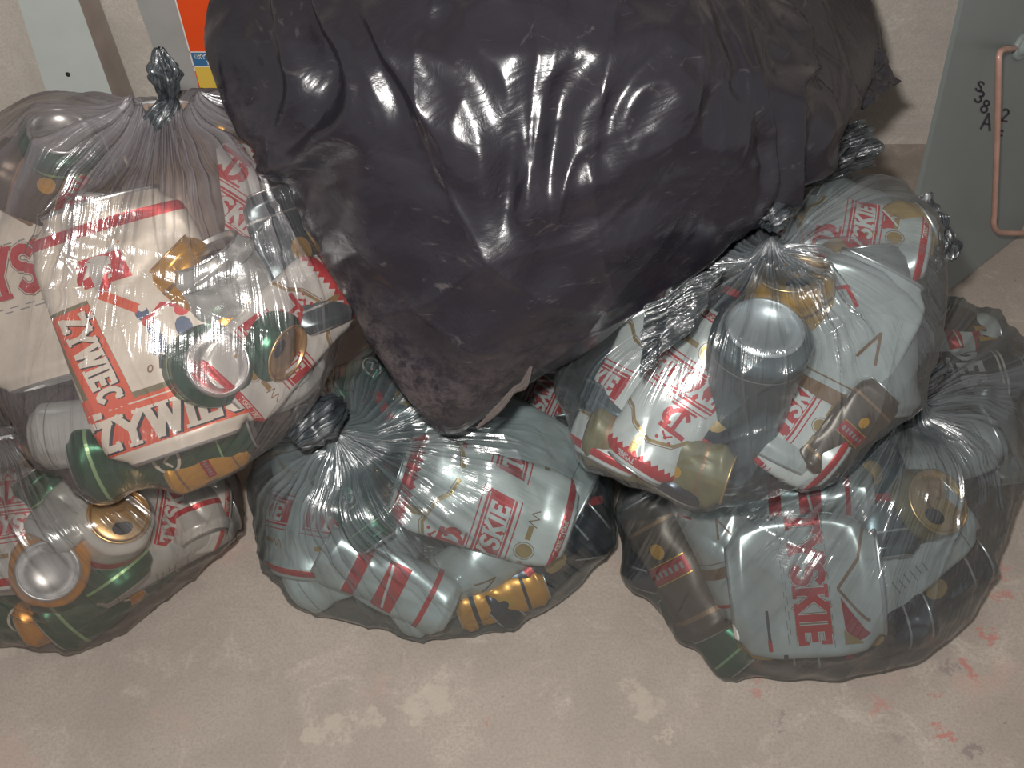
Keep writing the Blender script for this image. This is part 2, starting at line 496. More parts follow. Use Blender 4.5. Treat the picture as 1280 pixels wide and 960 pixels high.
def design(name, r):
    """list of (material key, polygons in mm on the unrolled can, layer)"""
    D = []
    if name == 'tyskie':      # white can, red banner with white word, red monogram, gold arch
        D.append(('red', rect(0, 6.5, CP, 7), 1))
        D.append(('cream', xf(text_polys('TYSKIE TYSKIE', 4.2), 20, 6.5), 2))
        for k in (-1, 1):
            s0 = k * CP / 4 - CP / 4 * 0
        for s0 in (0, CP / 2):
            D.append(('red', xf(poly((-42, -14), (42, -14), (48, 15), (-36, 15)), s0, 66), 1))
            D.append(('white', xf(line([(-40, -11.2), (43, -11.2)], 1.0) + line([(-36, 12.2), (44, 12.2)], 1.0), s0, 66), 2))
            D.append(('white', xf([[(x + y * .18, y) for x, y in q] for q in text_polys('TYSKIE', 18, .22, True, sx=.98)], s0 + 1, 66), 3))
            D.append(('red', xf(line([(-44, -18), (42, -18)], 1.2) + line([(-34, 19), (50, 19)], 1.2), s0, 66), 1))
            # monogram
            mono = line(arc(0, 0, 10, 11, 210, 400, 10), 4.2) + line([(-14, 11), (12, 9)], 4.6) + line([(0, 10), (-1, -9)], 4.2) + line(arc(8, -2, 6, 7, 120, -60, 6), 3.4) + line([(-12, -13), (14, -13)], 2.2)
            D.append(('red', xf(mono, s0 - 12, 101), 1))
            D.append(('red', xf(disc(0, 0, 1.8) + disc(7, 3, 1.6) + disc(-6, 3, 1.6) + line([(-5, -4), (0, 0), (5, -4)], 1.8), s0 - 11, 119), 1))
            arch = [(-46, 108), (-32, 112), (-22, 122), (0, 129), (22, 122), (32, 112), (46, 108)]
            D.append(('gold', xf(line(arch, 3.0), s0), 1))
            D.append(('brown', xf(line([(x, y + 3) for x, y in arch], .8), s0), 1))
            D.append(('gold', xf(disc(0, 0, 7, 8) + rect(18, 0, 14, 5) + rect(-18, 0, 14, 5), s0, 34), 1))
            D.append(('brown', xf(line(arc(0, 0, 8.5, 9.5, 0, 360, 12), .7) + line([(24, -5), (28, 4), (32, -5), (35, 3), (39, -4)], .9), s0, 34), 2))
            D.append(('gold', xf(disc(0, 0, 4, 11), s0 + 8, 138), 1))
        z = []
        n = 26
        for i in range(n):
            x = -CP / 2 + (i + .5) * CP / n
            z.append([(x - CP / n / 2, 148), (x, 143.5), (x + CP / n / 2, 148)])
        D.append(('red', rect(0, 152.5, CP, 9) + z, 1))
        D.append(('white', xf(text_polys('TYSKIE', 5), 10, 153) + xf(text_polys('TYSKIE', 5), -60, 153), 2))
    elif name == 'tyskie_word':   # silver can, tall red word
        for s0 in (0, CP / 2):
            w = text_polys('TYSKIE', 35, .22, True, sx=.64, gap=.10)
            D.append(('brown', xf(text_polys('TYSKIE', 35, .31, True, sx=.64, gap=.10), s0, 86), 1))
            D.append(('white', xf(text_polys('TYSKIE', 35, .27, True, sx=.64, gap=.10), s0, 86), 2))
            D.append(('red', xf(w, s0, 86), 3))
            D.append(('darkred', xf(poly((14, 118), (40, 146), (44, 132), (36, 120)), s0), 1))
            D.append(('brown', xf(line([(8, 116), (22, 134), (30, 146)], 2.4) + line([(-40, 150), (-12, 140), (8, 116)], 2.6), s0), 1))
            D.append(('gold', xf(poly((36, 118), (46, 118), (46, 138), (42, 132)), s0), 2))
            D.append(('greyink', xf([q for i in range(9) for q in rect(-40 + i * 10, 57, 7 - (i * 3) % 4, .9)] + [q for i in range(8) for q in rect(-36 + i * 10, 60, 6, .8)], s0), 1))
            D.append(('greyink', xf([q for i in range(11) for q in rect(-45 + i * 9, 107, 6 - (i % 3), 1.0)], s0), 1))
            D.append(('darkink', xf(rect(30, 36, 22, 3.2) + rect(-46, 52, 14, 5), s0), 1))
            D.append(('red', xf(rect(44, 36, 9, 4.5), s0), 1))
    elif name == 'zywiec':
        b0 = 24
        D.append(('olive', rect(0, b0 + 17, CP, 4.2), 1))
        D.append(('orange', rect(0, b0, CP, 31), 1))
        D.append(('cream', rect(0, b0 + 12.6, CP, .9), 2))
        for s0 in (-2, CP / 2):
            D.append(('navy', xf(text_polys('ŻYWIEC', 19.5, .27, True, sx=1.12), s0 + 1.2, b0 - 3.4), 2))
            D.append(('cream', xf(text_polys('ŻYWIEC', 19.5, .22, True, sx=1.12), s0, b0 - 2.6), 3))
        for s0 in (0, CP / 2):
            rb = xf(rect(0, 0, 64, 25), -33, 70, -84) 
            D.append(('olive', xf(rect(-1.5, -1.5, 66, 27), s0 - 33, 70, -84), 1))
            D.append(('orange', xf(rect(0, 0, 64, 23.5) + rect(30, -5, 16, 25), s0 - 33, 70, -84), 2))
            D.append(('navy', xf(text_polys('ŻYWIEC', 14.4, .29, True, sx=.96), s0 - 32.4, 69.4, -84), 3))
            D.append(('cream', xf(text_polys('ŻYWIEC', 14.4, .23, True, sx=.96), s0 - 33, 70, -84), 4))
            D.append(('orange', xf(line([(-16, 106), (0, 92)], 6), s0), 2))
            # pair of dancing figures in blue and red
            D.append(('blue', xf(disc(5, 75, 3.5, 7) + disc(22, 72, 5, 7) + disc(2, 88, 4, 5) + poly((0, 60), (10, 62), (9, 72), (2, 72)) + disc(30, 62, 3.2), s0), 1))
            D.append(('red', xf(disc(4, 82, 4, 3.5) + disc(24, 83, 4.5, 4) + line([(6, 84), (14, 90), (24, 85)], 2.2) + line([(20, 62), (28, 56)], 2), s0), 2))
            D.append(('cream', xf(disc(3, 91, 2.4) + disc(24, 90, 2.6) + disc(14, 78, 3, 4), s0), 3))
            D.append(('navy', xf(line([(4, 60), (2, 52)], 2) + line([(9, 60), (13, 54)], 2) + line([(20, 63), (16, 57)], 1.8), s0), 2))
            D.append(('brown', xf([q for i in range(7) for q in xf(text_polys('ORIGINE'[i], 5.2, .16), 12 + 34 * math.cos(math.radians(-118 + i * 17)), 80 + 30 * math.sin(math.radians(-118 + i * 17)), -28 + i * 17)], s0), 1))
            D.append(('greyink', xf([q for i in range(5) for q in xf(text_polys('BEMNA'[i], 4.6, .14), -58 + i * 1.8, 82 - i * 7.5, -75 + i * 8)], s0), 1))
        # red arch over the shoulder
        D.append(('red', rect(0, 146, CP, 6.5), 1))
        D.append(('red', xf(poly((-14, 112), (14, 112), (12, 130), (-12, 130)), -10), 1))
    elif name == 'green':
        D.append(('palegreen', rect(0, 20, CP, 3) + rect(0, 130, CP, 2), 1))
        for s0 in (0, CP / 2):
            D.append(('cream', xf(disc(0, 0, 19, 13, 18), s0, 82), 1))
            D.append(('green', xf(disc(0, 0, 16, 10, 18), s0, 82), 2))
            D.append(('cream', xf(line([(-10, -2), (-2, 4), (4, -3), (11, 3)], 2.4), s0, 82), 3))
    elif name == 'gold':
        D.append(('brown', rect(0, 24, CP, 5) + rect(0, 132, CP, 4), 1))
        for s0 in (0, CP / 2):
            D.append(('darkred', xf(rect(0, 0, 50, 18), s0, 80), 1))
            D.append(('amber', xf(rect(0, 10.5, 50, 1.2) + rect(0, -10.5, 50, 1.2) + disc(0, 24, 8, 9), s0, 80), 1))
            D.append(('greyink', xf([q for i in range(6) for q in rect(-18 + i * 7, 0, 4.5 - i % 2, 7)], s0, 80), 2))
    elif name == 'orange':
        D.append(('navy', rect(0, 30, CP, 8) + rect(0, 122, CP, 6), 1))
        for s0 in (0, CP / 2):
            D.append(('amber', xf(poly((-22, 0), (0, -24), (22, 0), (0, 24)), s0, 80), 1))
            D.append(('navy', xf(disc(0, 0, 9), s0, 80), 2))
    elif name == 'navy':
        D.append(('silverink', rect(0, 26, CP, 2.5) + rect(0, 134, CP, 2.5), 1))
        for s0 in (0, CP / 2):
            D.append(('gold', xf(disc(0, 0, 12, 14), s0, 90), 1))
            D.append(('red', xf(rect(0, 0, 44, 9), s0, 62), 1))
    elif name == 'black_white':
        for s0 in (0, CP / 2):
            D.append(('white', xf(text_polys('DEB', 30, .24, False, sx=1.0, gap=.16), s0, 92), 1))
            D.append(('white', xf(text_polys('BEER', 13, .2), s0, 62), 1))
            D.append(('red', xf(disc(0, 0, 10, 6), s0 - 6, 40), 1))
        D.append(('cream', rect(0, 18, CP, 10) + rect(0, 128, CP, 3) + rect(0, 134, CP, 3), 1))
    elif name == 'red_white':
        D.append(('red', rect(0, 30, CP, 6) + rect(0, 116, CP, 16), 1))
        for s0 in (0, CP / 2):
            D.append(('red', xf(poly((-34, -13), (34, -13), (34, 13), (-34, 13)), s0, 74), 1))
            D.append(('white', xf(poly((-30, -3), (30, 7), (30, 10), (-30, 0)), s0, 74), 2))
        D.append(('white', rect(0, 124, CP, 2), 2))
    elif name == 'silver_ring':
        D.append(('red', rect(0, 22, CP, 4), 1))
        D.append(('brown', rect(0, 60, CP, 13) + rect(0, 72, CP, 1.2), 1))
        for s0 in (0, CP / 2):
            D.append(('brown', xf(line([(-8, 96), (0, 118), (8, 96)], 2.4), s0 + 14), 1))
            D.append(('red', xf(line([(-14, 0), (0, 9), (14, 0)], 3.0), s0 - 26, 128), 1))
    elif name == 'silver_plain':
        D.append(('greyink', rect(0, 18, CP, 1.2) + rect(0, 142, CP, 1.2), 1))
        for s0 in (0, CP / 2):
            D.append(('greyink', xf([q for i in range(6) for q in rect(20 + (i % 2) * 2, 60 + i * 7, 16 - (i * 5) % 7, 1.1)], s0), 1))
    return D
BODYCOL = {'tyskie': 'white', 'tyskie_word': 'silverwhite', 'zywiec': 'cream', 'green': 'green', 'gold': 'amber', 'orange': 'orangebody', 'navy': 'navy',
           'black_white': 'blackink', 'red_white': 'red', 'silver_ring': 'silverwhite', 'silver_plain': 'silverwhite'}
RINGS_LID = [(1.0, 0), (1.035, 1.0), (1.035, 2.2), (.98, 2.8), (.93, 2.0), (.91, -1.5), (.86, -2.2), (.80, -1.2), (.5, -1.2), (.2, -1.2)]
RINGS_BASE = [(1.0, 0), (.97, -1.2), (.93, -2.0), (.89, -1.4), (.86, 1.0), (.7, 5.5), (.5, 8.0), (.3, 9.2), (.12, 9.6)]
def ring_cap(shape, top, rings, nu, scale=1.0):
    L = shape.L
    s = np.linspace(0, CP, nu, endpoint=False)
    loop = shape.at(s, np.full(nu, L if top else 0.0))
    c = loop.mean(0)
    vs_ = []
    sg = 1 if top else -1
    flat = .35 + .65 * (1 - shape.F)
    for k, h in rings:
        hh = h if top else -h * 1.0
        hh = h * sg if top else (h * 1.0 if h < 0 else h * flat)
        vs_.append(c + (loop - c) * k + np.array([0, hh, 0]))
    V = np.concatenate(vs_, 0)
    F = [tuple(f) for f in grid_faces(nu, len(rings))]
    ctr = len(V); V = np.concatenate([V, [c + np.array([0, (rings[-1][1]) if top else rings[-1][1] * flat, 0])]], 0)
    b0 = (len(rings) - 1) * nu
    for i in range(nu): F.append((b0 + i, b0 + (i + 1) % nu, ctr))
    if top: F = [f[::-1] for f in F]
    return V * .001 * scale, F, c
CAN_VERTS = {}
def make_can(dsg, F, seed, Mx, L=160.0, crump=1.0, bend=0.0, scale=1.0, lidmat='alu', quick=False, basemat='alu', roll=0.0, body=None):
    sh = CanShape(F, L, seed, crump, bend)
    root = empty('beer_can')
    nu, nv = (64, 34) if quick else (112, 64)
    s = np.linspace(0, CP, nu, endpoint=False); v = np.linspace(0, L, nv)
    Sg, Vg = np.meshgrid(s, v)
    V = sh.at(Sg.ravel(), Vg.ravel())
    Fc = [tuple(f)[::-1] for f in grid_faces(nu, nv)]
    keys = [body or BODYCOL[dsg]]; mi = [0] * len(Fc)
    allv = [V]; nbase = len(V)
    vsc = L / 160.0
    for key, polys, layer in design(dsg, random.Random(seed)):
        if quick and layer > 2: pass
        tris = tessellate(polys, 9.0 if quick else 4.5)
        if not tris: continue
        P = np.array(tris).reshape(-1, 2)
        P3 = sh.off(P[:, 0] + roll, P[:, 1] * vsc, .18 * layer + .12)
        if key not in keys: keys.append(key)
        k = keys.index(key)
        b0 = nbase
        allv.append(P3); nbase += len(P3)
        for i in range(len(tris)):
            # orientation is not important for the print, it is a coat of ink on the can
            Fc.append((b0 + 3 * i, b0 + 3 * i + 1, b0 + 3 * i + 2)); mi.append(k)
    V = np.concatenate(allv, 0) * .001 * scale
    mesh_obj('can_body', V, Fc, [M[k] for k in keys], root, mi)
    lv, lf, lc = ring_cap(sh, True, RINGS_LID, 48, scale)
    lid = mesh_obj('can_lid', lv, lf, M[lidmat], root)
    bv, bf, bc = ring_cap(sh, False, RINGS_BASE, 48, scale)
    mesh_obj('can_base', bv, bf, M[basemat], root)
    if not quick and F < .75:
        # opened mouth and pull tab
        fx = 1 + .25 * F; fz = 1 - .55 * F
        def tp(polys, h):
            t = np.array(tessellate(polys, 3)).reshape(-1, 2)
            return np.stack([t[:, 0] * fx + lc[0], np.full(len(t), L / 2 + h), t[:, 1] * fz + lc[2]], -1) * .001 * scale
        mv = tp(disc(0, 12, 9, 6.5, 16), -.9)
        mesh_obj('mouth', mv, [(3 * i, 3 * i + 1, 3 * i + 2) for i in range(len(mv) // 3)], M['blackink'], lid)
        ring = line(arc(0, -9, 6.5, 5.5, 0, 360, 14), 3.0) + disc(0, 1, 7, 6, 14)
        t1 = tp(ring, .6)
        mesh_obj('pull_tab', t1, [(3 * i, 3 * i + 1, 3 * i + 2) for i in range(len(t1) // 3)], M[lidmat], lid)
    root.matrix_world = Mx
    R = np.array(Mx.to_3x3()); T = np.array(Mx.translation)
    base = sh.at(Sg.ravel(), Vg.ravel()) * .001 * scale
    allp = np.concatenate([base, lv, bv], 0) @ R.T + T
    return root, allp

# ------------------------------------------------------------ plastic bags
def hull_planes(pts):
    bm = bmesh.new()
    for p in pts: bm.verts.new(p)
    bmesh.ops.convex_hull(bm, input=bm.verts[:])
    c = np.mean([np.array(p) for p in pts], 0)
    pl = []
    for f in bm.faces:
        if f.calc_area() < 1e-7: continue
        n = np.array(f.normal); d = float(n @ np.array(f.verts[0].co))
        if n @ c > d: n, d = -n, -d
        if not any(abs(d - d2) < 1e-4 and n @ n2 > .9999 for n2, d2 in pl): pl.append((n, d))
    bm.free()
    return np.array([p[0] for p in pl]), np.array([p[1] for p in pl])
class Hull:
    def __init__(self, pts, center=None):
        self.pts = [np.asarray(p, float) for p in pts]
        self.N, self.D = hull_planes(self.pts)
        self.c = np.mean(self.pts, 0) if center is None else np.asarray(center, float)
    def entry(self, o, d):
        """ray entry and exit; d may be (n,3)"""
        d = np.atleast_2d(d)
        num = self.D - self.N @ o
        den = d @ self.N.T
        with np.errstate(divide='ignore', invalid='ignore'):
            t = num / den
        tin = np.where(den < 0, t, -np.inf).max(1); tout = np.where(den > 0, t, np.inf).min(1)
        bad = ((np.abs(den) < 1e-12) & (num < 0)).any(1)
        hit = (tin < tout) & ~bad
        return tin, tout, hit
    def inside(self, P, m=0.0):
        return ((np.atleast_2d(P) @ self.N.T) <= self.D - m).all(1)
    def front(self, px, py):
        """camera-facing surface point and softened normal"""
        n = np.zeros(3); p = None
        for dx in (-28, 0, 28):
            for dy in (-28, 0, 28):
                d = ray(px + dx, py + dy)
                tin, tout, hit = self.entry(CAM, d)
                if hit[0]:
                    q = CAM + d * tin[0]
                    k = int(np.argmin(np.abs(self.N @ q - self.D)))
                    n += self.N[k]
                    if dx == 0 and dy == 0: p = q
        if p is None:
            tin, _, _ = self.entry(CAM, ray(px, py)); 
            d = ray(px, py); t = (self.c - CAM) @ FWD; p = CAM + d * t
            if np.linalg.norm(n) < 1e-6: n = -nrm(d)
        return p, nrm(n)

def pose(h, px, py, ang, tilt=0.0, thick=8.0, L=160.0, deep=0.0, face='side', lean=.45, scale=1.0, roll=0.0):
    """matrix of a can lying against the inside of a bag where pixel (px,py) sees it"""
    p, n = h.front(px, py)
    view = -nrm(ray(px, py))
    n = nrm(n * (1 - lean) + view * lean)
    e = math.cos(math.radians(ang)) * RGT + math.sin(math.radians(ang)) * UPV
    ax = nrm(e - n * (e @ n))
    t = math.radians(tilt)
    a2 = math.cos(t) * ax + math.sin(t) * n
    z2 = math.cos(t) * n - math.sin(t) * ax
    p = p + nrm(ray(px, py)) * deep * .001
    if face == 'side':
        c = p - n * (thick * scale * .001)
    else:   # an end of the can is at the pixel
        c = p - a2 * (L / 2 * .001 * scale) - n * (thick * .25 * .001)
    if face == 'base': a2 = -a2; z2 = z2
    x2 = np.cross(a2, z2)
    if roll:
        r = math.radians(roll)
        x2, z2 = x2 * math.cos(r) + z2 * math.sin(r), z2 * math.cos(r) - x2 * math.sin(r)
    return Matrix(((x2[0], a2[0], z2[0], c[0]), (x2[1], a2[1], z2[1], c[1]), (x2[2], a2[2], z2[2], c[2]), (0, 0, 0, 1)))

def build_film(name, h, knot, m, parent, canpts=None, over=(), nth=300, nph=760, seed=1, npleat=46, dimple=.25, dimw=.35, amp=.006, pleat_len=.55, smooth_it=2, minz=.0015, lump=0.002, floorz=True, margin=.0018, taut=26):
    rnd = np.random.RandomState(seed)
    c = h.c
    kd = nrm(np.asarray(knot) - c)
    ref = RGT if abs(kd @ RGT) < .8 else UPV
    e1 = nrm(np.cross(kd, ref)); e2 = np.cross(kd, e1)
    th = np.linspace(0, 1, nth) ** 1.12 * math.pi
    ph = np.linspace(0, 2 * math.pi, nph, endpoint=False)
    TH, PH = np.meshgrid(th, ph, indexing='ij')
    D = np.cos(TH)[..., None] * kd + np.sin(TH)[..., None] * (np.cos(PH)[..., None] * e1 + np.sin(PH)[..., None] * e2)
    Df = D.reshape(-1, 3)
    _, r, _ = h.entry(c, Df)
    r = r.reshape(nth, nph)
    def smooth(r, w=.5):
        rp = np.roll(r, 1, 1) + np.roll(r, -1, 1)
        ru = np.concatenate([r[:1], r[:-1]], 0) + np.concatenate([r[1:], r[-1:]], 0)
        return r * (1 - w) + w * (rp + ru) / 4
    def smooth_big(r, k):
        # wider in phi near the poles, so smoothing stays even on the surface
        s = np.maximum(1, np.round(k / np.maximum(np.sin(th), .08)).astype(int))
        out = np.empty_like(r)
        for i in range(nth):
            a = s[i]; out[i] = (np.roll(r[i], a) + np.roll(r[i], -a) + 2 * r[i]) / 4
        ru = np.concatenate([out[:k][::-1], out[:-k]], 0) + np.concatenate([out[k:], out[-k:][::-1]], 0)
        return (ru + 2 * out) / 4
    for _ in range(smooth_it): r = smooth_big(r, 2)
    # keep clear of the bags lying on top
    for ho in over:
        tin, tout, hit = ho.entry(c, Df)
        tin = tin.reshape(nth, nph); hit = hit.reshape(nth, nph)
        r = np.where(hit & (tin > 0.02) & (tin < r), np.maximum(tin - .003, .02), r)
    for _ in range(3): r = smooth_big(r, 2)
    kdist = TH
    rk = np.linalg.norm(np.asarray(knot) - c)
    blend = np.exp(-(TH / dimw) ** 2 * 1.5)
    r = r * (1 - dimple * np.exp(-(TH / dimw) ** 2))
    tip = np.exp(-(TH / .10) ** 1.2)
    r = r * (1 - tip) + rk * tip
    # film stretched over the cans
    if canpts is not None and len(canpts):
        q = canpts - c
        rr = np.linalg.norm(q, axis=1); dq = q / rr[:, None]
        cth = np.arccos(np.clip(dq @ kd, -1, 1)); cph = np.mod(np.arctan2(dq @ e2, dq @ e1), 2 * math.pi)
        it = np.clip(np.round((cth / math.pi) ** (1 / 1.12) * (nth - 1)).astype(int), 0, nth - 1)
        ip = np.mod(np.round(cph / (2 * math.pi) * nph).astype(int), nph)
        rc = np.zeros((nth, nph))
        np.maximum.at(rc, (it, ip), rr + margin)
        for _ in range(3):
            rc = np.maximum.reduce([rc, np.roll(rc, 1, 1) * .9995, np.roll(rc, -1, 1) * .9995, np.roll(rc, 1, 0) * .9995, np.roll(rc, -1, 0) * .9995])
        fade = sstep((TH - .10) / .12)
        rc = np.minimum(rc, r + .030) * (fade > .5)
        r = np.maximum(r, rc)
        for i in range(taut):
            r = np.maximum(smooth_big(r, 3 if i < taut * .6 else 1), rc)
        r = np.maximum(smooth_big(r, 1), rc)
    # pleats gathered at the knot
    prof = np.zeros(nph); pl = np.zeros_like(r)
    gather = np.zeros_like(r)
    for k in range(npleat):
        p0 = rnd.uniform(0, 2 * math.pi); w = rnd.uniform(.006, .030); hgt = amp * rnd.uniform(.35, 1.2)
        reach = pleat_len * rnd.uniform(.5, 1.5); drift = rnd.normal() * .10
        dphi = np.mod(PH - p0 - drift * TH + math.pi, 2 * math.pi) - math.pi
        ww = w / np.maximum(np.sin(np.minimum(TH, 1.5)), .25) ** .7
        sh = np.exp(-np.abs(dphi / ww) ** 1.35)
        env = np.exp(-(TH / reach) ** 1.8) * sstep((TH - .03) / .15)
        pl = np.maximum(pl, sh * env * hgt)
        gather = np.maximum(gather, sh * env)
    r = r + pl
    # soft lumps and long creases
    for k in range(14):
        a = rnd.normal(size=3) * 14; b_ = rnd.uniform(0, 6.28)
        r = r + lump * .22 * np.sin((Df @ a).reshape(nth, nph) + b_)
    for k in range(16):
        a = nrm(rnd.normal(size=3)); off = rnd.uniform(-.6, .6)
        dd = (Df @ a).reshape(nth, nph) - off
        msk = np.clip((Df @ nrm(rnd.normal(size=3))).reshape(nth, nph) * 1.6, 0, 1)
        r = r + lump * np.exp(-np.abs(dd) / .014) * msk
    P = c + D * r[..., None]
    if floorz: P[..., 2] = np.maximum(P[..., 2], minz)
    gather = np.clip(gather * .8 + np.exp(-(TH / .28) ** 1.5) * .9, 0, 1)
    # grid -> mesh (phi wraps; a duplicate column keeps the texture seam clean)
    Pw = np.concatenate([P, P[:, :1]], 1); Gw = np.concatenate([gather, gather[:, :1]], 1)
    uu = np.linspace(0, 1, nph + 1); U = np.tile(uu, (nth, 1)); Vv = np.repeat((th / math.pi)[:, None], nph + 1, 1)
    # noise along u must close up: use a mirrored u
    U = np.abs(U - .5) * 2
    F = grid_faces(nph + 1, nth, wrap_u=False)
    o = mesh_obj(name, Pw.reshape(-1, 3), F, m, parent, uvs=np.stack([U.ravel(), Vv.ravel()], -1), attrs={'gather': Gw.ravel()})
    return o, P

def ruffle(name, pts, rads, m, parent, seed=0, folds=7, amp=.35, n=72, sub=7, flat=1.0):
    """a gathered, twisted length of film: knot, neck or tail"""
    rnd = np.random.RandomState(seed)
    path = bezier_path(pts, sub)
    rr = np.interp(np.linspace(0, 1, len(path)), np.linspace(0, 1, len(rads)), rads)
    vs_ = []
    nn = None
    ph0 = rnd.uniform(0, 6, 4)
    for i, p in enumerate(path):
        t = nrm(path[min(i + 1, len(path) - 1)] - path[max(i - 1, 0)])
        if nn is None:
            nn = nrm(np.cross(t, FWD))
        nn = nrm(nn - t * (nn @ t)); bb = np.cross(t, nn)
        u = i / (len(path) - 1)
        for k in range(n):
            a = 2 * math.pi * k / n
            f = 1 + amp * (.55 * math.sin(folds * a + ph0[0] + 1.6 * u) + .3 * math.sin((folds * 2 + 1) * a + ph0[1] - 2 * u) + .25 * math.sin(3 * a + ph0[2] + 7 * u) + .22 * math.sin(a * 5 + 23 * u + ph0[3]))
            vs_.append(p + rr[i] * f * (math.cos(a) * nn + flat * math.sin(a) * bb))
    F = grid_faces(n, len(path))
    uv = np.array([[abs(k / n - .5) * 2 * .35, i / len(path) * .3] for i in range(len(path)) for k in range(n)])
    return mesh_obj(name, vs_, F, m, parent, uvs=uv, attrs={'gather': np.full(len(vs_), .8)})
def sheet(name, corners, m, parent, seed=0, nu=60, nv=60, amp=.006, gath=.5, curl=.0):
    """crumpled flap of film from four 3-D corners"""
    rnd = np.random.RandomState(seed)
    a, b_, c, d = [np.asarray(x, float) for x in corners]
    n = nrm(np.cross(b_ - a, d - a))
    if n @ FWD > 0: n = -n
    u, v = np.meshgrid(np.linspace(0, 1, nu), np.linspace(0, 1, nv))
    P = (a[None, None] * ((1 - u) * (1 - v))[..., None] + b_ * (u * (1 - v))[..., None] + c * (u * v)[..., None] + d * ((1 - u) * v)[..., None])
    hgt = np.zeros_like(u)
    for k in range(9):
        fx, fy = rnd.uniform(-3, 3, 2); off = rnd.uniform(0, 1)
        w = (u * fx + v * fy + off) % 1
        hgt += (np.abs(w - .5) * 2 - .5) * rnd.uniform(.3, 1) * .28
    k1, k2, k3 = rnd.uniform(0, 6, 3)
    rag = np.stack([np.sin(v * 11 + k1) * .5 + np.sin(v * 23 + k2) * .25, np.sin(u * 9 + k3) * .5 + np.sin(u * 21 + k1) * .25], -1) * .0035
    P = P + n * (hgt * amp)[..., None] + (RGT * rag[..., :1] + UPV * rag[..., 1:])
    P = P + n * (curl * (u - .5) ** 2 * 4)[..., None]
    F = grid_faces(nu, nv, wrap_u=False)
    # give the film a back layer so the flap has real thickness
    P2 = P - n * .0016
    V = np.concatenate([P.reshape(-1, 3), P2.reshape(-1, 3)], 0)
    F2 = F[:, ::-1] + nu * nv
    FF = np.concatenate([F, F2], 0)
    uv = np.stack([u.ravel() * .3, v.ravel() * .4], -1)
    return mesh_obj(name, V, FF, m, parent, uvs=np.concatenate([uv, uv], 0), attrs={'gather': np.full(len(V), gath)})

# ------------------------------------------------------------ colours of things
def fl(px, py, r, col, amt):
    p = PZ(px, py, 0); return (p[0], p[1], 0.0, r, col, amt)
PALE = (.42, .37, .305); RED = (.40, .12, .10); GRY = (.16, .13, .13)
spots = [fl(548, 865, .025, PALE, .55), fl(515, 884, .018, PALE, .55), fl(425, 905, .020, PALE, .55), fl(395, 912, .014, PALE, .55), fl(462, 898, .016, PALE, .55),
         fl(800, 872, .022, PALE, .55), fl(830, 922, .012, PALE, .55), fl(8, 800, .03, PALE, .55),
         fl(1180, 836, .010, GRY, .5), fl(1212, 838, .013, RED, .6), fl(1175, 870, .007, RED, .6), fl(1175, 915, .009, RED, .7), fl(1240, 798, .010, RED, .6),
         fl(1212, 938, .012, GRY, .6), fl(976, 900, .011, GRY, .5), fl(1250, 740, .010, RED, .5), fl(1262, 720, .012, RED, .45), fl(1096, 880, .014, RED, .35), fl(1120, 920, .012, GRY, .3),
         fl(610, 895, .005, RED, .7), fl(470, 862, .018, (.40, .27, .23), .25), fl(4, 950, .04, (.40, .27, .23), .35), fl(945, 858, .012, RED, .4)]
M['floor'] = concrete('floor_concrete', (.365, .312, .268), (.455, .395, .34), (.29, .246, .212), spots=spots)
M['wall'] = concrete('wall_concrete', (.76, .695, .615), (.86, .81, .74), (.62, .565, .50))
M['wallboard'] = concrete('board_marked_concrete', (.66, .60, .535), (.78, .73, .66), (.53, .48, .43), lines=True)
def can_ink(k, c, rough=.33, metal=.25):
    m, nt, b = mat('can_' + k)
    tc = nd(nt, 'ShaderNodeTexCoord')
    f = noise(nt, tc.outputs['Object'], 55, 5, .65, .6)
    nt.links.new(mixc(nt, f, [x * .80 for x in c], [min(1, x * 1.12) for x in c]), b.inputs['Base Color'])
    setin(b, Roughness=rough, Metallic=metal)
    bump(nt, noise(nt, tc.outputs['Object'], 120, 3, .5), b, .12, .001)
    M[k] = m
can_ink('white', (.80, .80, .77), .30, .25)
can_ink('cream', (.82, .76, .66), .38, .1)
can_ink('silverwhite', (.72, .76, .75), .28, .5)
can_ink('red', (.62, .035, .04)); can_ink('darkred', (.42, .015, .02)); can_ink('orange', (.80, .10, .025), .35, .1)
can_ink('gold', (.52, .34, .13), .3, .5); can_ink('brown', (.30, .17, .09), .35, .3); can_ink('olive', (.20, .17, .08), .4, .1)
can_ink('green', (.012, .105, .055), .28, .5); can_ink('palegreen', (.35, .60, .30), .3, .4)
can_ink('amber', (.80, .42, .06), .28, .5); can_ink('orangebody', (.78, .34, .04), .3, .35)
can_ink('navy', (.022, .03, .046), .26, .4); can_ink('blue', (.07, .12, .24), .35, .1)
can_ink('blackink', (.012, .013, .016), .32, .2); can_ink('greyink', (.30, .32, .32)); can_ink('darkink', (.05, .05, .06)); can_ink('silverink', (.65, .67, .68), .25, .8)
can_ink('darkbrown', (.105, .07, .048)); can_ink('tealbody', (.10, .135, .15), .28, .5)
can_ink('pinkbody', (.26, .19, .155), .35, .2)
M['alu'] = plain('lid_aluminium', (.80, .81, .82), .30, .95, grain=.08, gs=90)
M['goldlid'] = plain('lid_gold_lacquer', (.92, .62, .28), .34, .95, grain=.1, gs=90)
M['matlid'] = plain('lid_dull_aluminium', (.70, .72, .74), .40, .8, grain=.1, gs=90)

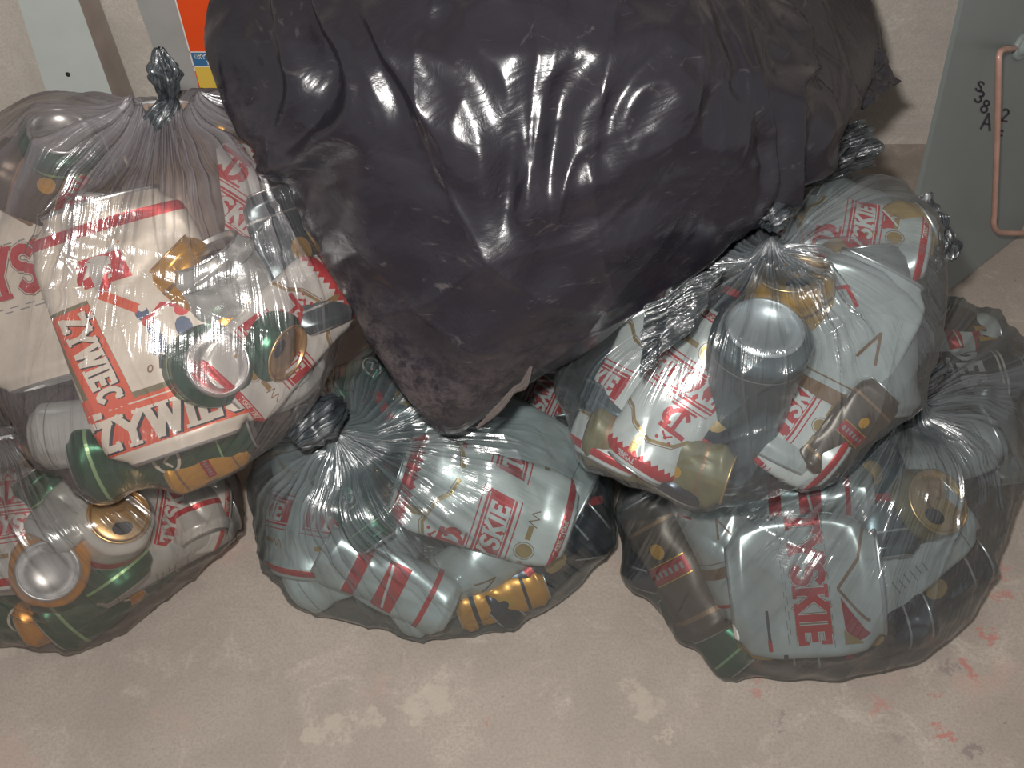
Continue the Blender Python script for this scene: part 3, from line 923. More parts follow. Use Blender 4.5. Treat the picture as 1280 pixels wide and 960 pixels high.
FILM_A = film('smoky_film_warm', (.105, .094, .10), (.78, .745, .72), .20, .21)
FILM_B = film('smoky_film_brownish', (.10, .092, .09), (.76, .73, .70), .18, .21)
FILM_C = film('smoky_film_teal', (.08, .097, .102), (.69, .75, .755), .22, .21)
FILM_D = film('smoky_film_cool', (.092, .102, .11), (.74, .785, .79), .19, .21)
FILM_E = film('smoky_film_dark', (.072, .082, .087), (.63, .675, .68), .24, .21)
FILM_CR = film('crumpled_film', (.035, .042, .048), (.36, .40, .42), .34, .16, 2.0)
M['black'] = black_film('black_film')
M['duster'] = plain('dusty_hem', (.065, .052, .047), .6, 0, .3, .5, 60)

# ------------------------------------------------------------ room
def PD(px, py, d): return CAM + ray(px, py) * d
WALL = 1.36
def quad(name, pts, m, parent=None, thick=.02, back=None):
    """slab: polygon with real thickness, going away from the camera side"""
    pts = [np.asarray(p, float) for p in pts]
    n = nrm(np.cross(pts[1] - pts[0], pts[2] - pts[0]))
    if n @ FWD < 0: n = -n
    k = len(pts)
    V = pts + [p + n * thick for p in pts]
    F = [tuple(range(k)), tuple(range(2 * k - 1, k - 1, -1))] + [(i, i + k, (i + 1) % k + k, (i + 1) % k) for i in range(k)]
    return mesh_obj(name, V, F, m, parent, smooth=False)
o = box_mesh('floor', -2.2, 2.2, -.8, WALL + .1, -.1, 0, M['floor']); o['kind'] = 'structure'
o = box_mesh('wall_back', -2.2, 2.2, WALL, WALL + .15, 0, 2.4, M['wall']); o['kind'] = 'structure'
# the shuttered band of rougher concrete on the right of the wall ends at a small ledge
lz = PY(1120, 187, WALL)[2]
o = box_mesh('trim_1', .30, 2.2, WALL - .012, WALL - .0005, lz, 2.4, M['wallboard']); o['kind'] = 'structure'

M['zinc'] = plain('galvanised_steel', (.60, .645, .62), .42, .25, .5, .12, 14)
M['shadezinc'] = plain('shadow_toned_steel', (.46, .42, .37), .75, .05, .3, .3, 22)  # darker grey-beige imitating shaded wall beside the strip
M['greyboard'] = plain('grey_painted_board', (.36, .37, .355), .5, .1, .4, .14, 25)
M['greysheet'] = plain('grey_painted_sheet', (.185, .205, .198), .42, .1, .5, .12, 9)
M['whiteedge'] = plain('white_paper_edge', (.80, .78, .74), .6)
M['orangeprint'] = plain('orange_print', (.85, .085, .015), .45, 0, .4, .08, 30)
M['blueprint'] = plain('blue_print', (.05, .17, .34), .45, 0, .4, .1, 30)
M['yellowprint'] = plain('yellow_print', (.80, .55, .09), .45)
M['pinkbar'] = plain('rusty_pink_bar', (.46, .27, .215), .4, .25, .5, .35, 40)
M['rubber'] = plain('dull_grey_rubber', (.22, .25, .24), .5)
M['hole'] = plain('dark_hole', (.02, .02, .02), .8)
M['marker'] = plain('black_marker', (.03, .02, .035), .5)

# zinc strip leaning on the wall: an upright length of flat steel
def strip(name, px0, px1, py_t, py_b, ys, ye, m, thick):
    """upright slab whose left and right edges pass through given pixels at top and bottom, at depths ys (top) and ye (bottom)"""
    a = PY(px0[0], py_t, ys); b_ = PY(px1[0], py_t, ys); c = PY(px1[1], py_b, ye); d = PY(px0[1], py_b, ye)
    up0 = a - d; up1 = b_ - c
    # carry on downwards to the floor and upwards beyond the picture
    kd0 = d[2] / up0[2]; kd1 = c[2] / up1[2]
    D = d - up0 * kd0; C_ = c - up1 * kd1
    A = a + up0 * 2.0; B = b_ + up1 * 2.0
    return A, B, C_, D
A_, B_, C_, D_ = strip('s', (22, 57), (98, 138), 0, 112, WALL - .070, WALL - .095, None, 0)
strip_root = tag(empty('steel_strip', tuple((C_ + D_) / 2)), 'flat galvanised steel strip with one drilled hole, leaning upright on the wall', 'metal strip')
def under(root, o):
    o.parent = root; o.matrix_parent_inverse = Matrix.Translation(-Vector(root.location)); return o
under(strip_root, quad('strip_face', [A_, B_, C_, D_], M['zinc'], None, .004))
bk_ = np.array([0, .085, 0]); fl_ = quad('shadow_flange', [B_, B_ + bk_ * np.array([1, .62, 1]), C_ + bk_ * .9, C_], M['shadezinc'], None, .002)  # added flange, drawn in place of the strip's cast shadow on the wall
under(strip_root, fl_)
nstrip = nrm(np.cross(B_ - A_, D_ - A_)); nstrip = nstrip if nstrip @ FWD < 0 else -nstrip
def on_plane(px, py, p0, n, off=0.0):
    d = ray(px, py); t = ((p0 + n * off - CAM) @ n) / (d @ n)
    return CAM + d * t
def decal(name, polys, origin, ex, ey, m, parent=None, off=.0006, n=None, h=.0004):
    """flat print or ink on a plane, as thin raised pieces"""
    V, F = [], []
    for q in polys:
        k = len(V)
        pts = [origin + ex * x + ey * y + n * off for x, y in q]
        V += pts; F.append(tuple(range(k, k + len(q))))
    return mesh_obj(name, V, F, m, parent, smooth=False)
hp = on_plane(85, 93, A_, nstrip)
exs = nrm(B_ - A_); eys = nrm(A_ - D_)
under(strip_root, decal('drilled_hole', disc(0, 0, .0036, .0036, 16), hp, exs, eys, M['hole'], n=nstrip))
ringp = line(arc(0, 0, .0042, .0042, 200, 380, 10), .0010)
under(strip_root, decal('hole_burr', ringp, hp, exs, eys, M['whiteedge'], off=.001, n=nstrip))

# wide grey board on the wall behind the knot
A_, B_, C_, D_ = strip('b', (170, 206), (231, 247), 0, 100, WALL - .045, WALL - .065, None, 0)
board = quad('grey_board', [A_, B_, C_, D_], M['greyboard'], None, .018)
tag(board, 'wide plain grey board standing against the wall behind the knotted bag', 'board')

# printed carton beside the board: orange, blue panel with white letters, yellow foot
cy = WALL - .10
crt = empty('printed_carton', tuple(PY(262, 90, cy) * np.array([1, 1, 0])))
tag(crt, 'orange and blue printed carton half hidden by the black bag', 'carton')
p00 = PY(243, 88.5, cy)
pxm = np.linalg.norm(PY(253, 88, cy) - PY(243, 88, cy)) / 10
upv_ = np.array([0, 0, 1.0])
zm = (PY(243, 60, cy) - PY(243, 88.5, cy))[2] / 28.5   # metres of height per pixel there
def CP_(x, y): return p00 + RGT * (x * pxm) + upv_ * (y * zm)
W_ = 150
bx = box_mesh('carton_body', p00[0], p00[0] + W_ * pxm, cy + .001, WALL - .012, 0.0, p00[2] + .5, M['orangeprint'], None)
under(crt, bx)
nn_ = np.array([0, -1.0, 0])
def cquad(x0, x1, y0, y1): return [(x0 * pxm, y0 * zm), (x1 * pxm, y0 * zm), (x1 * pxm, y1 * zm), (x0 * pxm, y1 * zm)]
under(crt, decal('white_border', [cquad(0, 1.6, 0, 160), cquad(0, W_, 23.2, 24.6), cquad(0, W_, 5.2, 6.6)], p00, RGT, upv_, M['whiteedge'], n=nn_, off=.0008))
under(crt, decal('blue_panel', [cquad(1.6, W_, 6.6, 23.2)], p00, RGT, upv_, M['blueprint'], n=nn_, off=.0004))
under(crt, decal('yellow_panel', [cquad(1.6, W_, -40, 5.2)], p00, RGT, upv_, M['yellowprint'], n=nn_, off=.0004))
tx = [[(x * pxm, y * zm) for x, y in q] for q in xf(text_polys('OXYTEN', 5.4, .2, False, False, sx=1.05, gap=.14), 5.5, 15.6)]
tx += [[(x * pxm, y * zm) for x, y in q] for q in xf(text_polys('TYP', 5.4, .2, True, False, sx=1.05, gap=.14), 18, 8.0)]
under(crt, decal('white_lettering', tx, p00, RGT, upv_, M['whiteedge'], n=nn_, off=.0012))

# grey sheet-metal door leaf leaning on the right, with a pink bar handle
q0 = PZ(1108, 425, 0.004); q1 = PZ(1282, 288, 0.004)
e = nrm(q1 - q0)
tl = PY(1205, 0, 1.05)
nsh = nrm(np.cross(e, tl - q0)); nsh = nsh if nsh @ FWD < 0 else -nsh
Q0 = q0; T0 = q0 + (tl - q0) * 1.5
Q1 = q0 + e * min(.52, (WALL - .03 - max(q0[1], T0[1])) / e[1]); T1 = Q1 + (T0 - Q0)
dr = empty('metal_door_leaf', tuple(Q0))
tag(dr, 'grey sheet metal door leaf with pink bar handle leaning at the wall', 'door leaf')
leaf = under(dr, quad('door_panel', [T0, T1, Q1, Q0], M['greysheet'], None, .006))
eu = nrm(T0 - Q0)
for wr in (xf(text_polys('S', 14, .16, False, False), 1218, -112, -30) + xf(text_polys('3', 16, .15, False), 1225, -121, -30) + xf(text_polys('8', 17, .14, False), 1232, -133, -22),
           xf(text_polys('A', 21, .12, False), 1234, -152, -12), xf(text_polys('2', 16, .15, False), 1257, -144, -12) + xf(text_polys('c', 15, .14, False), 1252, -163, -12)):
    wv = [on_plane(x, -y, q0, nsh, .0007) for q in wr for x, y in q]
    under(dr, mesh_obj('marker_lettering', wv, [tuple(range(i * 4, i * 4 + 4)) for i in range(len(wr))], M['marker'], None, smooth=False))
hp_ = [on_plane(px, py, q0, nsh, of) for px, py, of in [(1268, 60, .004), (1262, 61, .02), (1254, 62, .030), (1249, 68, .034), (1248, 90, .036), (1246, 180, .036), (1243, 262, .036), (1242, 280, .036), (1246, 288, .035), (1256, 291, .034), (1290, 291, .034), (1340, 288, .03)]]
tv, tf = tube(bezier_path(hp_, 8), .0036, 12)
hb = under(dr, mesh_obj('bar_handle', tv, tf, M['pinkbar'], None)); hb['label'] = 'pink rusty bent bar'
pc = on_plane(1275, 58, q0, nsh, .0)
import itertools
def lathe(c, ax, prof, n=28):
    ax = nrm(ax); u = nrm(np.cross(ax, UPV)); w = np.cross(ax, u)
    V = [c + ax * h + r * (math.cos(2 * math.pi * k / n) * u + math.sin(2 * math.pi * k / n) * w) for r, h in prof for k in range(n)]
    F = [tuple(f) for f in grid_faces(n, len(prof))] + [tuple((len(prof) - 1) * n + k for k in range(n))]
    return V, F
lv, lf = lathe(pc, nsh, [(.0165, 0), (.0165, .003), (.0145, .006), (.0125, .0045), (.010, .006), (.008, .010), (.004, .011)])
under(dr, mesh_obj('handle_rosette', lv, lf, M['rubber'], None))

# ------------------------------------------------------------ the bags' stretched shapes
HA = Hull([PD(-75, 190, .93), PD(-10, 148, .91), PD(30, 119, .905), PD(88, 110, .905), PD(240, 92, .905), PD(292, 80, .91), PD(380, 170, .93), PD(446, 370, .91), PD(424, 450, .90), PD(388, 520, .895), PD(335, 575, .90), PD(285, 603, .905),
           PD(205, 618, .90), PD(112, 626, .90), PD(70, 597, .90), PD(0, 512, .90), PD(-70, 420, .91),
           PD(170, 430, .80), PD(90, 350, .815), PD(60, 470, .825), PD(290, 430, .81), PD(260, 520, .83), PD(200, 250, .825), PD(320, 240, .84), PD(120, 555, .85), PD(75, 180, .865), PD(400, 350, .86),
           PD(190, 400, 1.0), PD(80, 300, 1.0), PD(300, 300, 1.0)])
HB = Hull([PZ(113, 816, .004), PZ(58, 806, .004), PZ(-10, 808, .004), PZ(-110, 790, .01), PZ(-170, 650, .06), PZ(160, 790, .008), PZ(212, 750, .012), PZ(279, 692, .03), PZ(293, 668, .05), PZ(308, 636, .09), PZ(300, 590, .14), PZ(250, 520, .17), PZ(60, 480, .2), PZ(-80, 500, .2),
           PZ(50, 660, .245), PZ(140, 650, .225), PZ(-30, 610, .25), PZ(80, 740, .19), PZ(200, 690, .16), PZ(100, 580, .22), PZ(-60, 700, .2), PZ(60, 480, .01), PZ(250, 560, .01)])
HC = Hull([PZ(298, 598, .12), PZ(318, 690, .05), PZ(384, 771, .012), PZ(446, 785, .006), PZ(562, 803, .005), PZ(672, 775, .008), PZ(700, 766, .012), PZ(757, 704, .04), PZ(775, 620, .10), PZ(775, 540, .13), PZ(700, 430, .16), PZ(560, 410, .18), PZ(450, 430, .19), PZ(340, 510, .18),
           PZ(610, 640, .205), PZ(450, 640, .205), PZ(650, 560, .225), PZ(480, 560, .22), PZ(540, 730, .12), PZ(380, 650, .18), PZ(690, 660, .15), PZ(400, 520, .22), PZ(400, 560, .01), PZ(700, 520, .01)])
HE = Hull([PZ(765, 600, .11), PZ(771, 695, .05), PZ(803, 765, .02), PZ(862, 824, .008), PZ(932, 857, .004), PZ(1040, 860, .004), PZ(1142, 838, .006), PZ(1212, 780, .018), PZ(1243, 715, .035), PZ(1276, 608, .09), PZ(1292, 500, .12), PZ(1274, 425, .14), PZ(1214, 364, .15), PZ(1170, 350, .15), PZ(980, 420, .16), PZ(850, 500, .15),
           PZ(1000, 730, .195), PZ(1100, 560, .235), PZ(930, 640, .205), PZ(1190, 600, .225), PZ(1090, 740, .16), PZ(860, 660, .16), PZ(1215, 470, .2), PZ(1180, 700, .15), PZ(850, 520, .01), PZ(1200, 440, .01)])
HD = Hull([PD(664, 450, .93), PD(690, 512, .92), PD(736, 583, .91), PD(812, 622, .90), PD(915, 643, .90), PD(1028, 602, .905), PD(1130, 530, .92), PD(1169, 462, .93), PD(1192, 332, .95), PD(1162, 268, .96), PD(1134, 212, .97), PD(1098, 199, .97), PD(1000, 235, .97), PD(860, 320, .95), PD(740, 385, .94),
           PD(930, 430, .815), PD(820, 500, .83), PD(1050, 430, .83), PD(930, 560, .85), PD(1100, 300, .89), PD(740, 490, .87), PD(1000, 560, .85), PD(1000, 300, .86), PD(1120, 420, .87),
           PD(930, 430, 1.0), PD(850, 500, .98), PD(1080, 340, 1.02)])
HF = Hull([PD(240, -70, .90), PD(275, 46, .86), PD(305, 130, .855), PD(390, 230, .86), PD(432, 350, .86), PD(474, 450, .875), PD(508, 500, .89), PD(558, 556, .91), PD(626, 510, .90), PD(664, 455, .88), PD(742, 390, .86), PD(880, 308, .845), PD(965, 263, .85), PD(1046, 188, .93), PD(1088, 125, .99), PD(1106, 50, 1.05), PD(1090, -10, 1.1), PD(1060, -110, 1.12),
           PD(650, 70, .715), PD(490, 70, .742), PD(840, 60, .735), PD(600, 300, .765), PD(460, 180, .77), PD(850, 150, .75), PD(590, 430, .82), PD(800, 300, .79), PD(980, 130, .82), PD(340, 40, .84),
           PD(300, -260, 1.0), PD(900, -260, 1.0), PD(600, -350, .98), PD(600, -140, .76), PD(820, -120, .80),
           np.array([-.28, 1.28, .14]), np.array([.32, 1.28, .14]), np.array([-.2, 1.3, .5]), np.array([.3, 1.3, .5]), PD(600, 380, 1.08), PD(560, 480, .98)])
def fuller(h, px, depth=.055, inset=.16, skip=()):
    # blunt the rim: the film wraps whole cans there, it does not close like a wedge
    pts = list(h.pts); new = []
    for p in pts:
        t = (p - CAM) @ FWD
        q = CAM + (p - CAM) / t
    n0 = len(pts)
    c = h.c
    for p in pts[:px]:
        lat = c - p; lat = lat - FWD * (lat @ FWD)
        for sg in (-1, 1):
            q = p + lat * inset + FWD * depth * sg
            q[2] = max(q[2], .003)
            new.append(q)
    return Hull(pts + new)
HA = fuller(HA, 17); HB = fuller(HB, 14, .045); HC = fuller(HC, 14, .045); HE = fuller(HE, 16, .05); HD = fuller(HD, 15, .05)
HULL = {'A': HA, 'B': HB, 'C': HC, 'D': HD, 'E': HE, 'F': HF}
for h_ in (HA, HD): pass

# ------------------------------------------------------------ the cans the photo shows
# bag, pixel, direction of the can's top in the picture, tilt to the lens, how flat, print, side shown, mm deeper, scale, lid, label, extras
CANS = [
 ('A', 178, 408, 109, 0, 1.0, 'zywiec', 'side', 2, 1.42, 'alu', 'big flattened cream can with orange band and blue dancers in the upper left bag', dict(L=150, roll=0, seed=3, crump=.35, tol=.010)),
 ('A', 318, 232, 58, 0, .72, 'tyskie', 'side', -2, 1.05, 'alu', 'white can with red slanted word banner beside the black bag, upper left bag', dict(seed=5, crump=.5)),
 ('A', 26, 345, 106, 0, .9, 'tyskie_word', 'side', 6, 1.4, 'alu', 'pale can with large red letters at the picture edge, upper left bag', dict(seed=7, crump=.4, body='cream', L=130, roll=6)),
 ('A', 116, 330, 84, 8, .35, 'tyskie', 'side', 3, .74, 'matlid', 'small shiny dented can with red print standing upright left of centre', dict(seed=11, crump=1.2, roll=52)),
 ('A', 72, 158, 70, 62, 0.05, 'green', 'base', 0, 1.03, 'alu', 'green can showing its silver end at the top left corner of the bag', dict(seed=13, crump=.3)),
 ('A', 345, 352, 130, 25, .45, 'silver_plain', 'lid', 0, 1.0, 'alu', 'crumpled bare silver can catching the light, right part of upper left bag', dict(seed=17, crump=1.5)),
 ('A', 362, 442, -25, 55, .15, 'green', 'lid', 12, .92, 'goldlid', 'green can with a shiny gold lid at the right of the upper left bag', dict(seed=19, crump=.4)),
 ('A', 284, 514, 42, 62, 0.0, 'green', 'base', -10, 1.08, 'alu', 'green can turned silver end out below the cream flattened can', dict(seed=23, crump=.3)),
 ('A', 96, 580, 5, 0, .1, 'silver_plain', 'side', 22, .9, 'alu', 'round silver can lying in the lowest corner of the upper left bag', dict(seed=29, crump=.3, shift=(38, 6))),
 ('A', 205, 588, 12, 0, .3, 'green', 'side', 42, .95, 'alu', 'dark green can lying along the bottom of the upper left bag', dict(seed=31)),
 ('A', 262, 592, 22, 0, .6, 'gold', 'side', 42, .45, 'goldlid', 'crushed yellow can at the bottom of the upper left bag', dict(seed=37)),
 ('A', 405, 325, 118, 0, .75, 'navy', 'side', 16, .8, 'alu', 'dark teal can standing at the right edge of the upper left bag', dict(seed=41, body='tealbody')),
 ('A', 425, 410, 38, 0, .85, 'tyskie', 'side', 30, .9, 'alu', 'white crushed can with a red letter tucked under the black bag', dict(seed=43)),
 ('A', 275, 372, 140, 10, .5, 'gold', 'side', 26, .7, 'goldlid', 'dented gold can glowing between the silver and cream cans', dict(seed=47)),
 ('A', 215, 245, 96, 0, .6, 'silver_plain', 'side', 30, 1.0, 'alu', 'blurred pinkish can directly below the knot of the upper left bag', dict(seed=53, body='pinkbody', roll=60)),
 ('A', 90, 240, 160, 0, .4, 'gold', 'side', 26, .9, 'alu', 'brownish can behind the folds left of the knot', dict(seed=59, body='darkbrown')),
 ('A', 265, 140, 20, 0, .3, 'gold', 'side', 30, .9, 'alu', 'dull brown can at the top right of the upper left bag', dict(seed=61, body='darkbrown')),

 ('B', 55, 722, 80, 80, .0, 'orange', 'base', 0, 1.1, 'alu', 'orange yellow can standing with its dull silver end up in the lower left bag', dict(seed=71, basemat='matlid', crump=.4)),
 ('B', 235, 700, 8, 0, .1, 'silver_plain', 'side', 8, 1.0, 'alu', 'silver can lying at the right edge of the lower left bag', dict(seed=73, crump=.3)),
 ('B', 215, 655, 172, 0, .9, 'tyskie', 'side', 0, .95, 'alu', 'pale flattened can with red marks below the upper left bag', dict(seed=79, crump=.5)),
 ('B', 152, 642, 100, 78, 0, 'red_white', 'lid', 2, 1.05, 'goldlid', 'red and white can whose gold lid shines under the upper left bag', dict(seed=83, body='white', crump=.3)),
 ('B', 285, 630, -75, 35, .1, 'red_white', 'base', 0, .95, 'alu', 'silver ended can with thin red ring at the right of the lower left bag', dict(seed=89, body='white')),
 ('B', 20, 640, 95, 0, .5, 'tyskie', 'side', 2, .9, 'alu', 'white and red can behind the fine pleats of the lower left bag', dict(seed=97)),
 ('B', 150, 755, 25, 0, .5, 'green', 'side', 10, 1.0, 'alu', 'dark green can beside the orange one in the lower left bag', dict(seed=101)),
 ('B', 100, 778, 12, 0, .5, 'orange', 'side', 34, .75, 'alu', 'crushed orange can at the very bottom of the lower left bag', dict(seed=103)),
 ('B', 110, 668, 130, 0, .4, 'green', 'side', 16, .9, 'alu', 'green can squeezed between orange and gold lidded cans', dict(seed=107)),
 ('B', 20, 790, 175, 0, .5, 'green', 'side', 10, .9, 'alu', 'green can at the lower edge of the lower left bag near the picture edge', dict(seed=109)),
 ('B', 95, 620, 60, 0, .5, 'silver_plain', 'side', 0, .6, 'alu', 'small torn silver can just under the upper left bag', dict(seed=113, crump=1.5)),

 ('C', 612, 628, 163, 0, .78, 'tyskie', 'side', 0, 1.12, 'alu', 'white can with red word banner and monogram in the middle bag', dict(seed=121, crump=.45, roll=-34)),
 ('C', 640, 560, -28, 0, .95, 'silver_plain', 'side', 10, 1.15, 'alu', 'plain pale flattened can just below the tip of the black bag', dict(seed=127, crump=.5, dz=1)),
 ('C', 692, 510, -26, 0, .9, 'tyskie', 'side', 12, .95, 'alu', 'white can with gold emblem between the black bag and right bag', dict(seed=131, crump=.4)),
 ('C', 430, 556, -52, 0, .3, 'green', 'side', 6, .42, 'alu', 'small bright green can piece just under the middle bag knot', dict(seed=137)),
 ('C', 435, 625, -55, 0, .35, 'green', 'side', 26, .62, 'alu', 'green can under the long pleats of the middle bag', dict(seed=139)),
 ('C', 352, 640, 82, 0, .6, 'tyskie', 'side', 0, 1.0, 'alu', 'silvery can standing at the left side of the middle bag', dict(seed=149, body='silverwhite', roll=50)),
 ('C', 480, 738, 152, 0, .4, 'red_white', 'side', 2, .9, 'alu', 'red and silver can near the bottom of the middle bag', dict(seed=151, body='silverwhite')),
 ('C', 572, 750, 35, 0, .2, 'silver_ring', 'side', 8, .95, 'alu', 'round silver can at the bottom centre of the middle bag', dict(seed=157)),
 ('C', 630, 757, 18, 0, .4, 'orange', 'side', 22, .6, 'alu', 'yellow crushed can at the bottom of the middle bag', dict(seed=163)),
 ('C', 690, 722, 40, 0, .25, 'navy', 'side', 10, .95, 'alu', 'dark blue can at the lower right of the middle bag', dict(seed=167)),
 ('C', 745, 610, 95, 0, .3, 'navy', 'side', 14, .95, 'alu', 'black can on the right edge of the middle bag', dict(seed=173, body='blackink')),
 ('C', 470, 580, 100, 0, .3, 'gold', 'side', 45, .6, 'goldlid', 'dark gold can behind the folds right of the middle knot', dict(seed=179, body='darkbrown')),
 ('C', 500, 500, 30, 0, .3, 'navy', 'side', 16, 1.0, 'alu', 'dark teal can behind the middle bag knot, beside the black tip', dict(seed=181, body='tealbody')),
 ('C', 460, 445, 40, 0, .3, 'green', 'side', 14, .7, 'alu', 'green can peeping out left of the black bag', dict(seed=191)),
 ('C', 420, 720, 30, 0, .5, 'silver_plain', 'side', 14, .9, 'alu', 'grey can at the lower left of the middle bag', dict(seed=193)),

 ('D', 957, 374, 66, 64, .0, 'silver_plain', 'base', -10, 1.26, 'alu', 'silver can with its bright round end facing out, centre of the right bag', dict(seed=201, crump=.25, body='tealbody', basemat='matlid', tol=.010)),
 ('D', 852, 500, -124, 0, .45, 'tyskie', 'side', -2, .95, 'alu', 'brightly lit white can with red monogram left of the round silver end', dict(seed=211, crump=.4, roll=4)),
 ('D', 745, 470, 62, 0, .6, 'tyskie', 'side', 0, 1.0, 'alu', 'white can glaring in the light at the left end of the right bag', dict(seed=223, crump=.5, roll=50)),
 ('D', 1036, 336, 100, 60, .35, 'gold', 'lid', 10, 1.05, 'goldlid', 'amber can with gold lid right of the round silver end', dict(seed=227, crump=.5)),
 ('D', 1062, 475, 64, 0, .92, 'silver_ring', 'side', -4, 1.2, 'alu', 'wide flattened silver white can with brown band in the right bag', dict(seed=229, crump=.3, roll=6)),
 ('D', 985, 555, 145, 0, .7, 'tyskie', 'side', 16, .95, 'alu', 'crushed can with red arc near the bottom of the right bag', dict(seed=233, roll=20)),
 ('D', 1112, 300, 28, 0, .5, 'red_white', 'side', 4, .8, 'alu', 'reddish can at the upper right of the right bag', dict(seed=239, body='gold')),
 ('D', 1135, 425, 95, 0, .3, 'silver_plain', 'side', 10, .95, 'alu', 'grey can at the right edge of the right bag', dict(seed=241, body='greyink')),
 ('D', 1045, 265, 165, 0, .7, 'tyskie', 'side', 14, .9, 'alu', 'pale can with red outlined shape near the top of the right bag', dict(seed=251, body='silverwhite')),
 ('D', 800, 598, -12, 0, .4, 'gold', 'side', 26, .8, 'goldlid', 'dull yellow can at the lowest left of the right bag', dict(seed=257, body='olive')),
 ('D', 888, 560, 62, 0, .3, 'navy', 'side', 14, .9, 'alu', 'dark can right of the lit monogram can in the right bag', dict(seed=263)),
 ('D', 1085, 570, 50, 0, .5, 'gold', 'side', 36, .6, 'alu', 'brownish can at the lower right of the right bag', dict(seed=269, body='darkbrown')),
 ('D', 1095, 225, 150, 0, .4, 'silver_plain', 'side', 14, .7, 'alu', 'grey dented can in the top corner of the right bag', dict(seed=271, body='greyink')),
 ('D', 800, 420, 60, 0, .5, 'navy', 'side', 18, .95, 'alu', 'dark can under the loose plastic flap', dict(seed=277, body='tealbody')),
 ('D', 905, 330, 70, 0, .3, 'navy', 'side', 22, .8, 'alu', 'dark can left of the knot of the right bag', dict(seed=281)),

 ('E', 1008, 742, 8, 0, .95, 'tyskie_word', 'side', -6, 1.5, 'alu', 'flattened silver can with tall red word in the lower right bag', dict(seed=301, crump=.22, L=90, tol=.013, roll=-8)),
 ('E', 1005, 612, 178, 0, .2, 'red_white', 'side', 36, .8, 'alu', 'round can with bright rim line above the tall red word', dict(seed=307, body='silverwhite')),
 ('E', 895, 690, 115, 10, .3, 'silver_ring', 'side', 26, .9, 'alu', 'pale silver can left of the tall red word', dict(seed=311)),
 ('E', 835, 715, 125, 0, .3, 'gold', 'side', 12, .95, 'alu', 'brown can at the left side of the lower right bag', dict(seed=313, body='darkbrown')),
 ('E', 810, 665, 80, 0, .4, 'navy', 'side', 12, .8, 'alu', 'dark blue can at the upper left of the lower right bag', dict(seed=317)),
 ('E', 1195, 655, 70, 62, 0, 'gold', 'lid', 6, 1.2, 'goldlid', 'can with a dull gold lid at the right of the lower right bag', dict(seed=331, body='olive')),
 ('E', 1165, 560, 20, 0, .2, 'silver_plain', 'side', 6, 1.0, 'alu', 'silver can under the shiny pleats of the lower right bag', dict(seed=337)),
 ('E', 1130, 700, 40, 0, .85, 'silver_plain', 'side', 24, 1.0, 'alu', 'plain white flattened can right of the tall red word', dict(seed=347)),
 ('E', 1222, 458, 4, 0, .4, 'black_white', 'side', -6, .85, 'alu', 'black can with white letters at the far right', dict(seed=349, roll=-10, tol=.012)),
 ('E', 1200, 408, 8, 0, .5, 'red_white', 'side', 10, .62, 'alu', 'white can with red bands behind the right bag', dict(seed=353, body='white')),
 ('E', 1258, 412, 140, 0, .4, 'orange', 'side', 34, .6, 'alu', 'rusty orange can at the topmost edge of the lower right bag', dict(seed=359, body='darkbrown')),
 ('E', 1266, 540, 95, 0, .2, 'silver_plain', 'side', 34, .7, 'alu', 'grey can cut by the right picture edge', dict(seed=367, body='greyink')),
 ('E', 940, 835, 40, 50, .3, 'gold', 'lid', 8, .55, 'goldlid', 'small crumpled gold can at the lowest point of the lower right bag', dict(seed=373)),
 ('E', 1180, 750, 25, 0, .3, 'navy', 'side', 12, .9, 'alu', 'dark blue can at the lower right of the lower right bag', dict(seed=379)),
 ('E', 1080, 800, 15, 0, .3, 'navy', 'side', 16, .85, 'alu', 'dark can below the flattened can with the tall red word', dict(seed=383)),
 ('E', 870, 780, 140, 0, .4, 'green', 'side', 16, .8, 'alu', 'greenish can at the lower left of the lower right bag', dict(seed=389)),
 ('E', 1090, 600, 100, 0, .4, 'navy', 'side', 20, .9, 'alu', 'dark can under the left pleats of the lower right bag', dict(seed=397, body='tealbody')),
]
GROUPN = {'A': 'cans in the upper left bag', 'B': 'cans in the lower left bag', 'C': 'cans in the middle bag', 'D': 'cans in the right bag', 'E': 'cans in the lower right bag'}
POINTS = {k: [] for k in 'ABCDE'}
ALLC = []
for (bg, px, py, ang, tilt, F, dsg, face, deep, sc, lm, label, ex) in CANS:
    L = ex.get('L', 160.0)
    th_ = CR * (1 - F) + 6.5 * F
    if face == 'side' and tilt: th_ *= 1.1
    Mx = pose(HULL[bg], px, py, ang, tilt, th_, L, deep, face, scale=sc, roll=ex.get('rot', 0))
    root, P = make_can(dsg, F, ex.get('seed', 1), Mx, L, ex.get('crump', .8), 0.0, sc, lm, False, ex.get('basemat', 'alu'), ex.get('roll', 0), ex.get('body'))
    hh = HULL[bg]; mv = np.zeros(3)
    for it_ in range(46):
        if it_ % 5 == 4 and it_ < 36:     # slide back under the same spot, only deeper
            lat_ = mv - nrm(Mx.translation - Vector(CAM)) * (mv @ nrm(Mx.translation - Vector(CAM)))
            mv = mv - lat_ * .6
        exc = ((P[::3] + mv) @ hh.N.T - hh.D).max(0)
        k = int(np.argmax(exc))
        tol = ex.get('tol', .005)
        if exc[k] < tol + .0005:
            if it_ > 36: break
            continue
        mv = mv - hh.N[k] * (exc[k] - tol) * .9
    root.matrix_world = Matrix.Translation(mv) @ root.matrix_world; P = P + mv
    tag(root, label, 'can', GROUPN[bg])
    POINTS[bg].append(P); ALLC.append((P.mean(0), P))

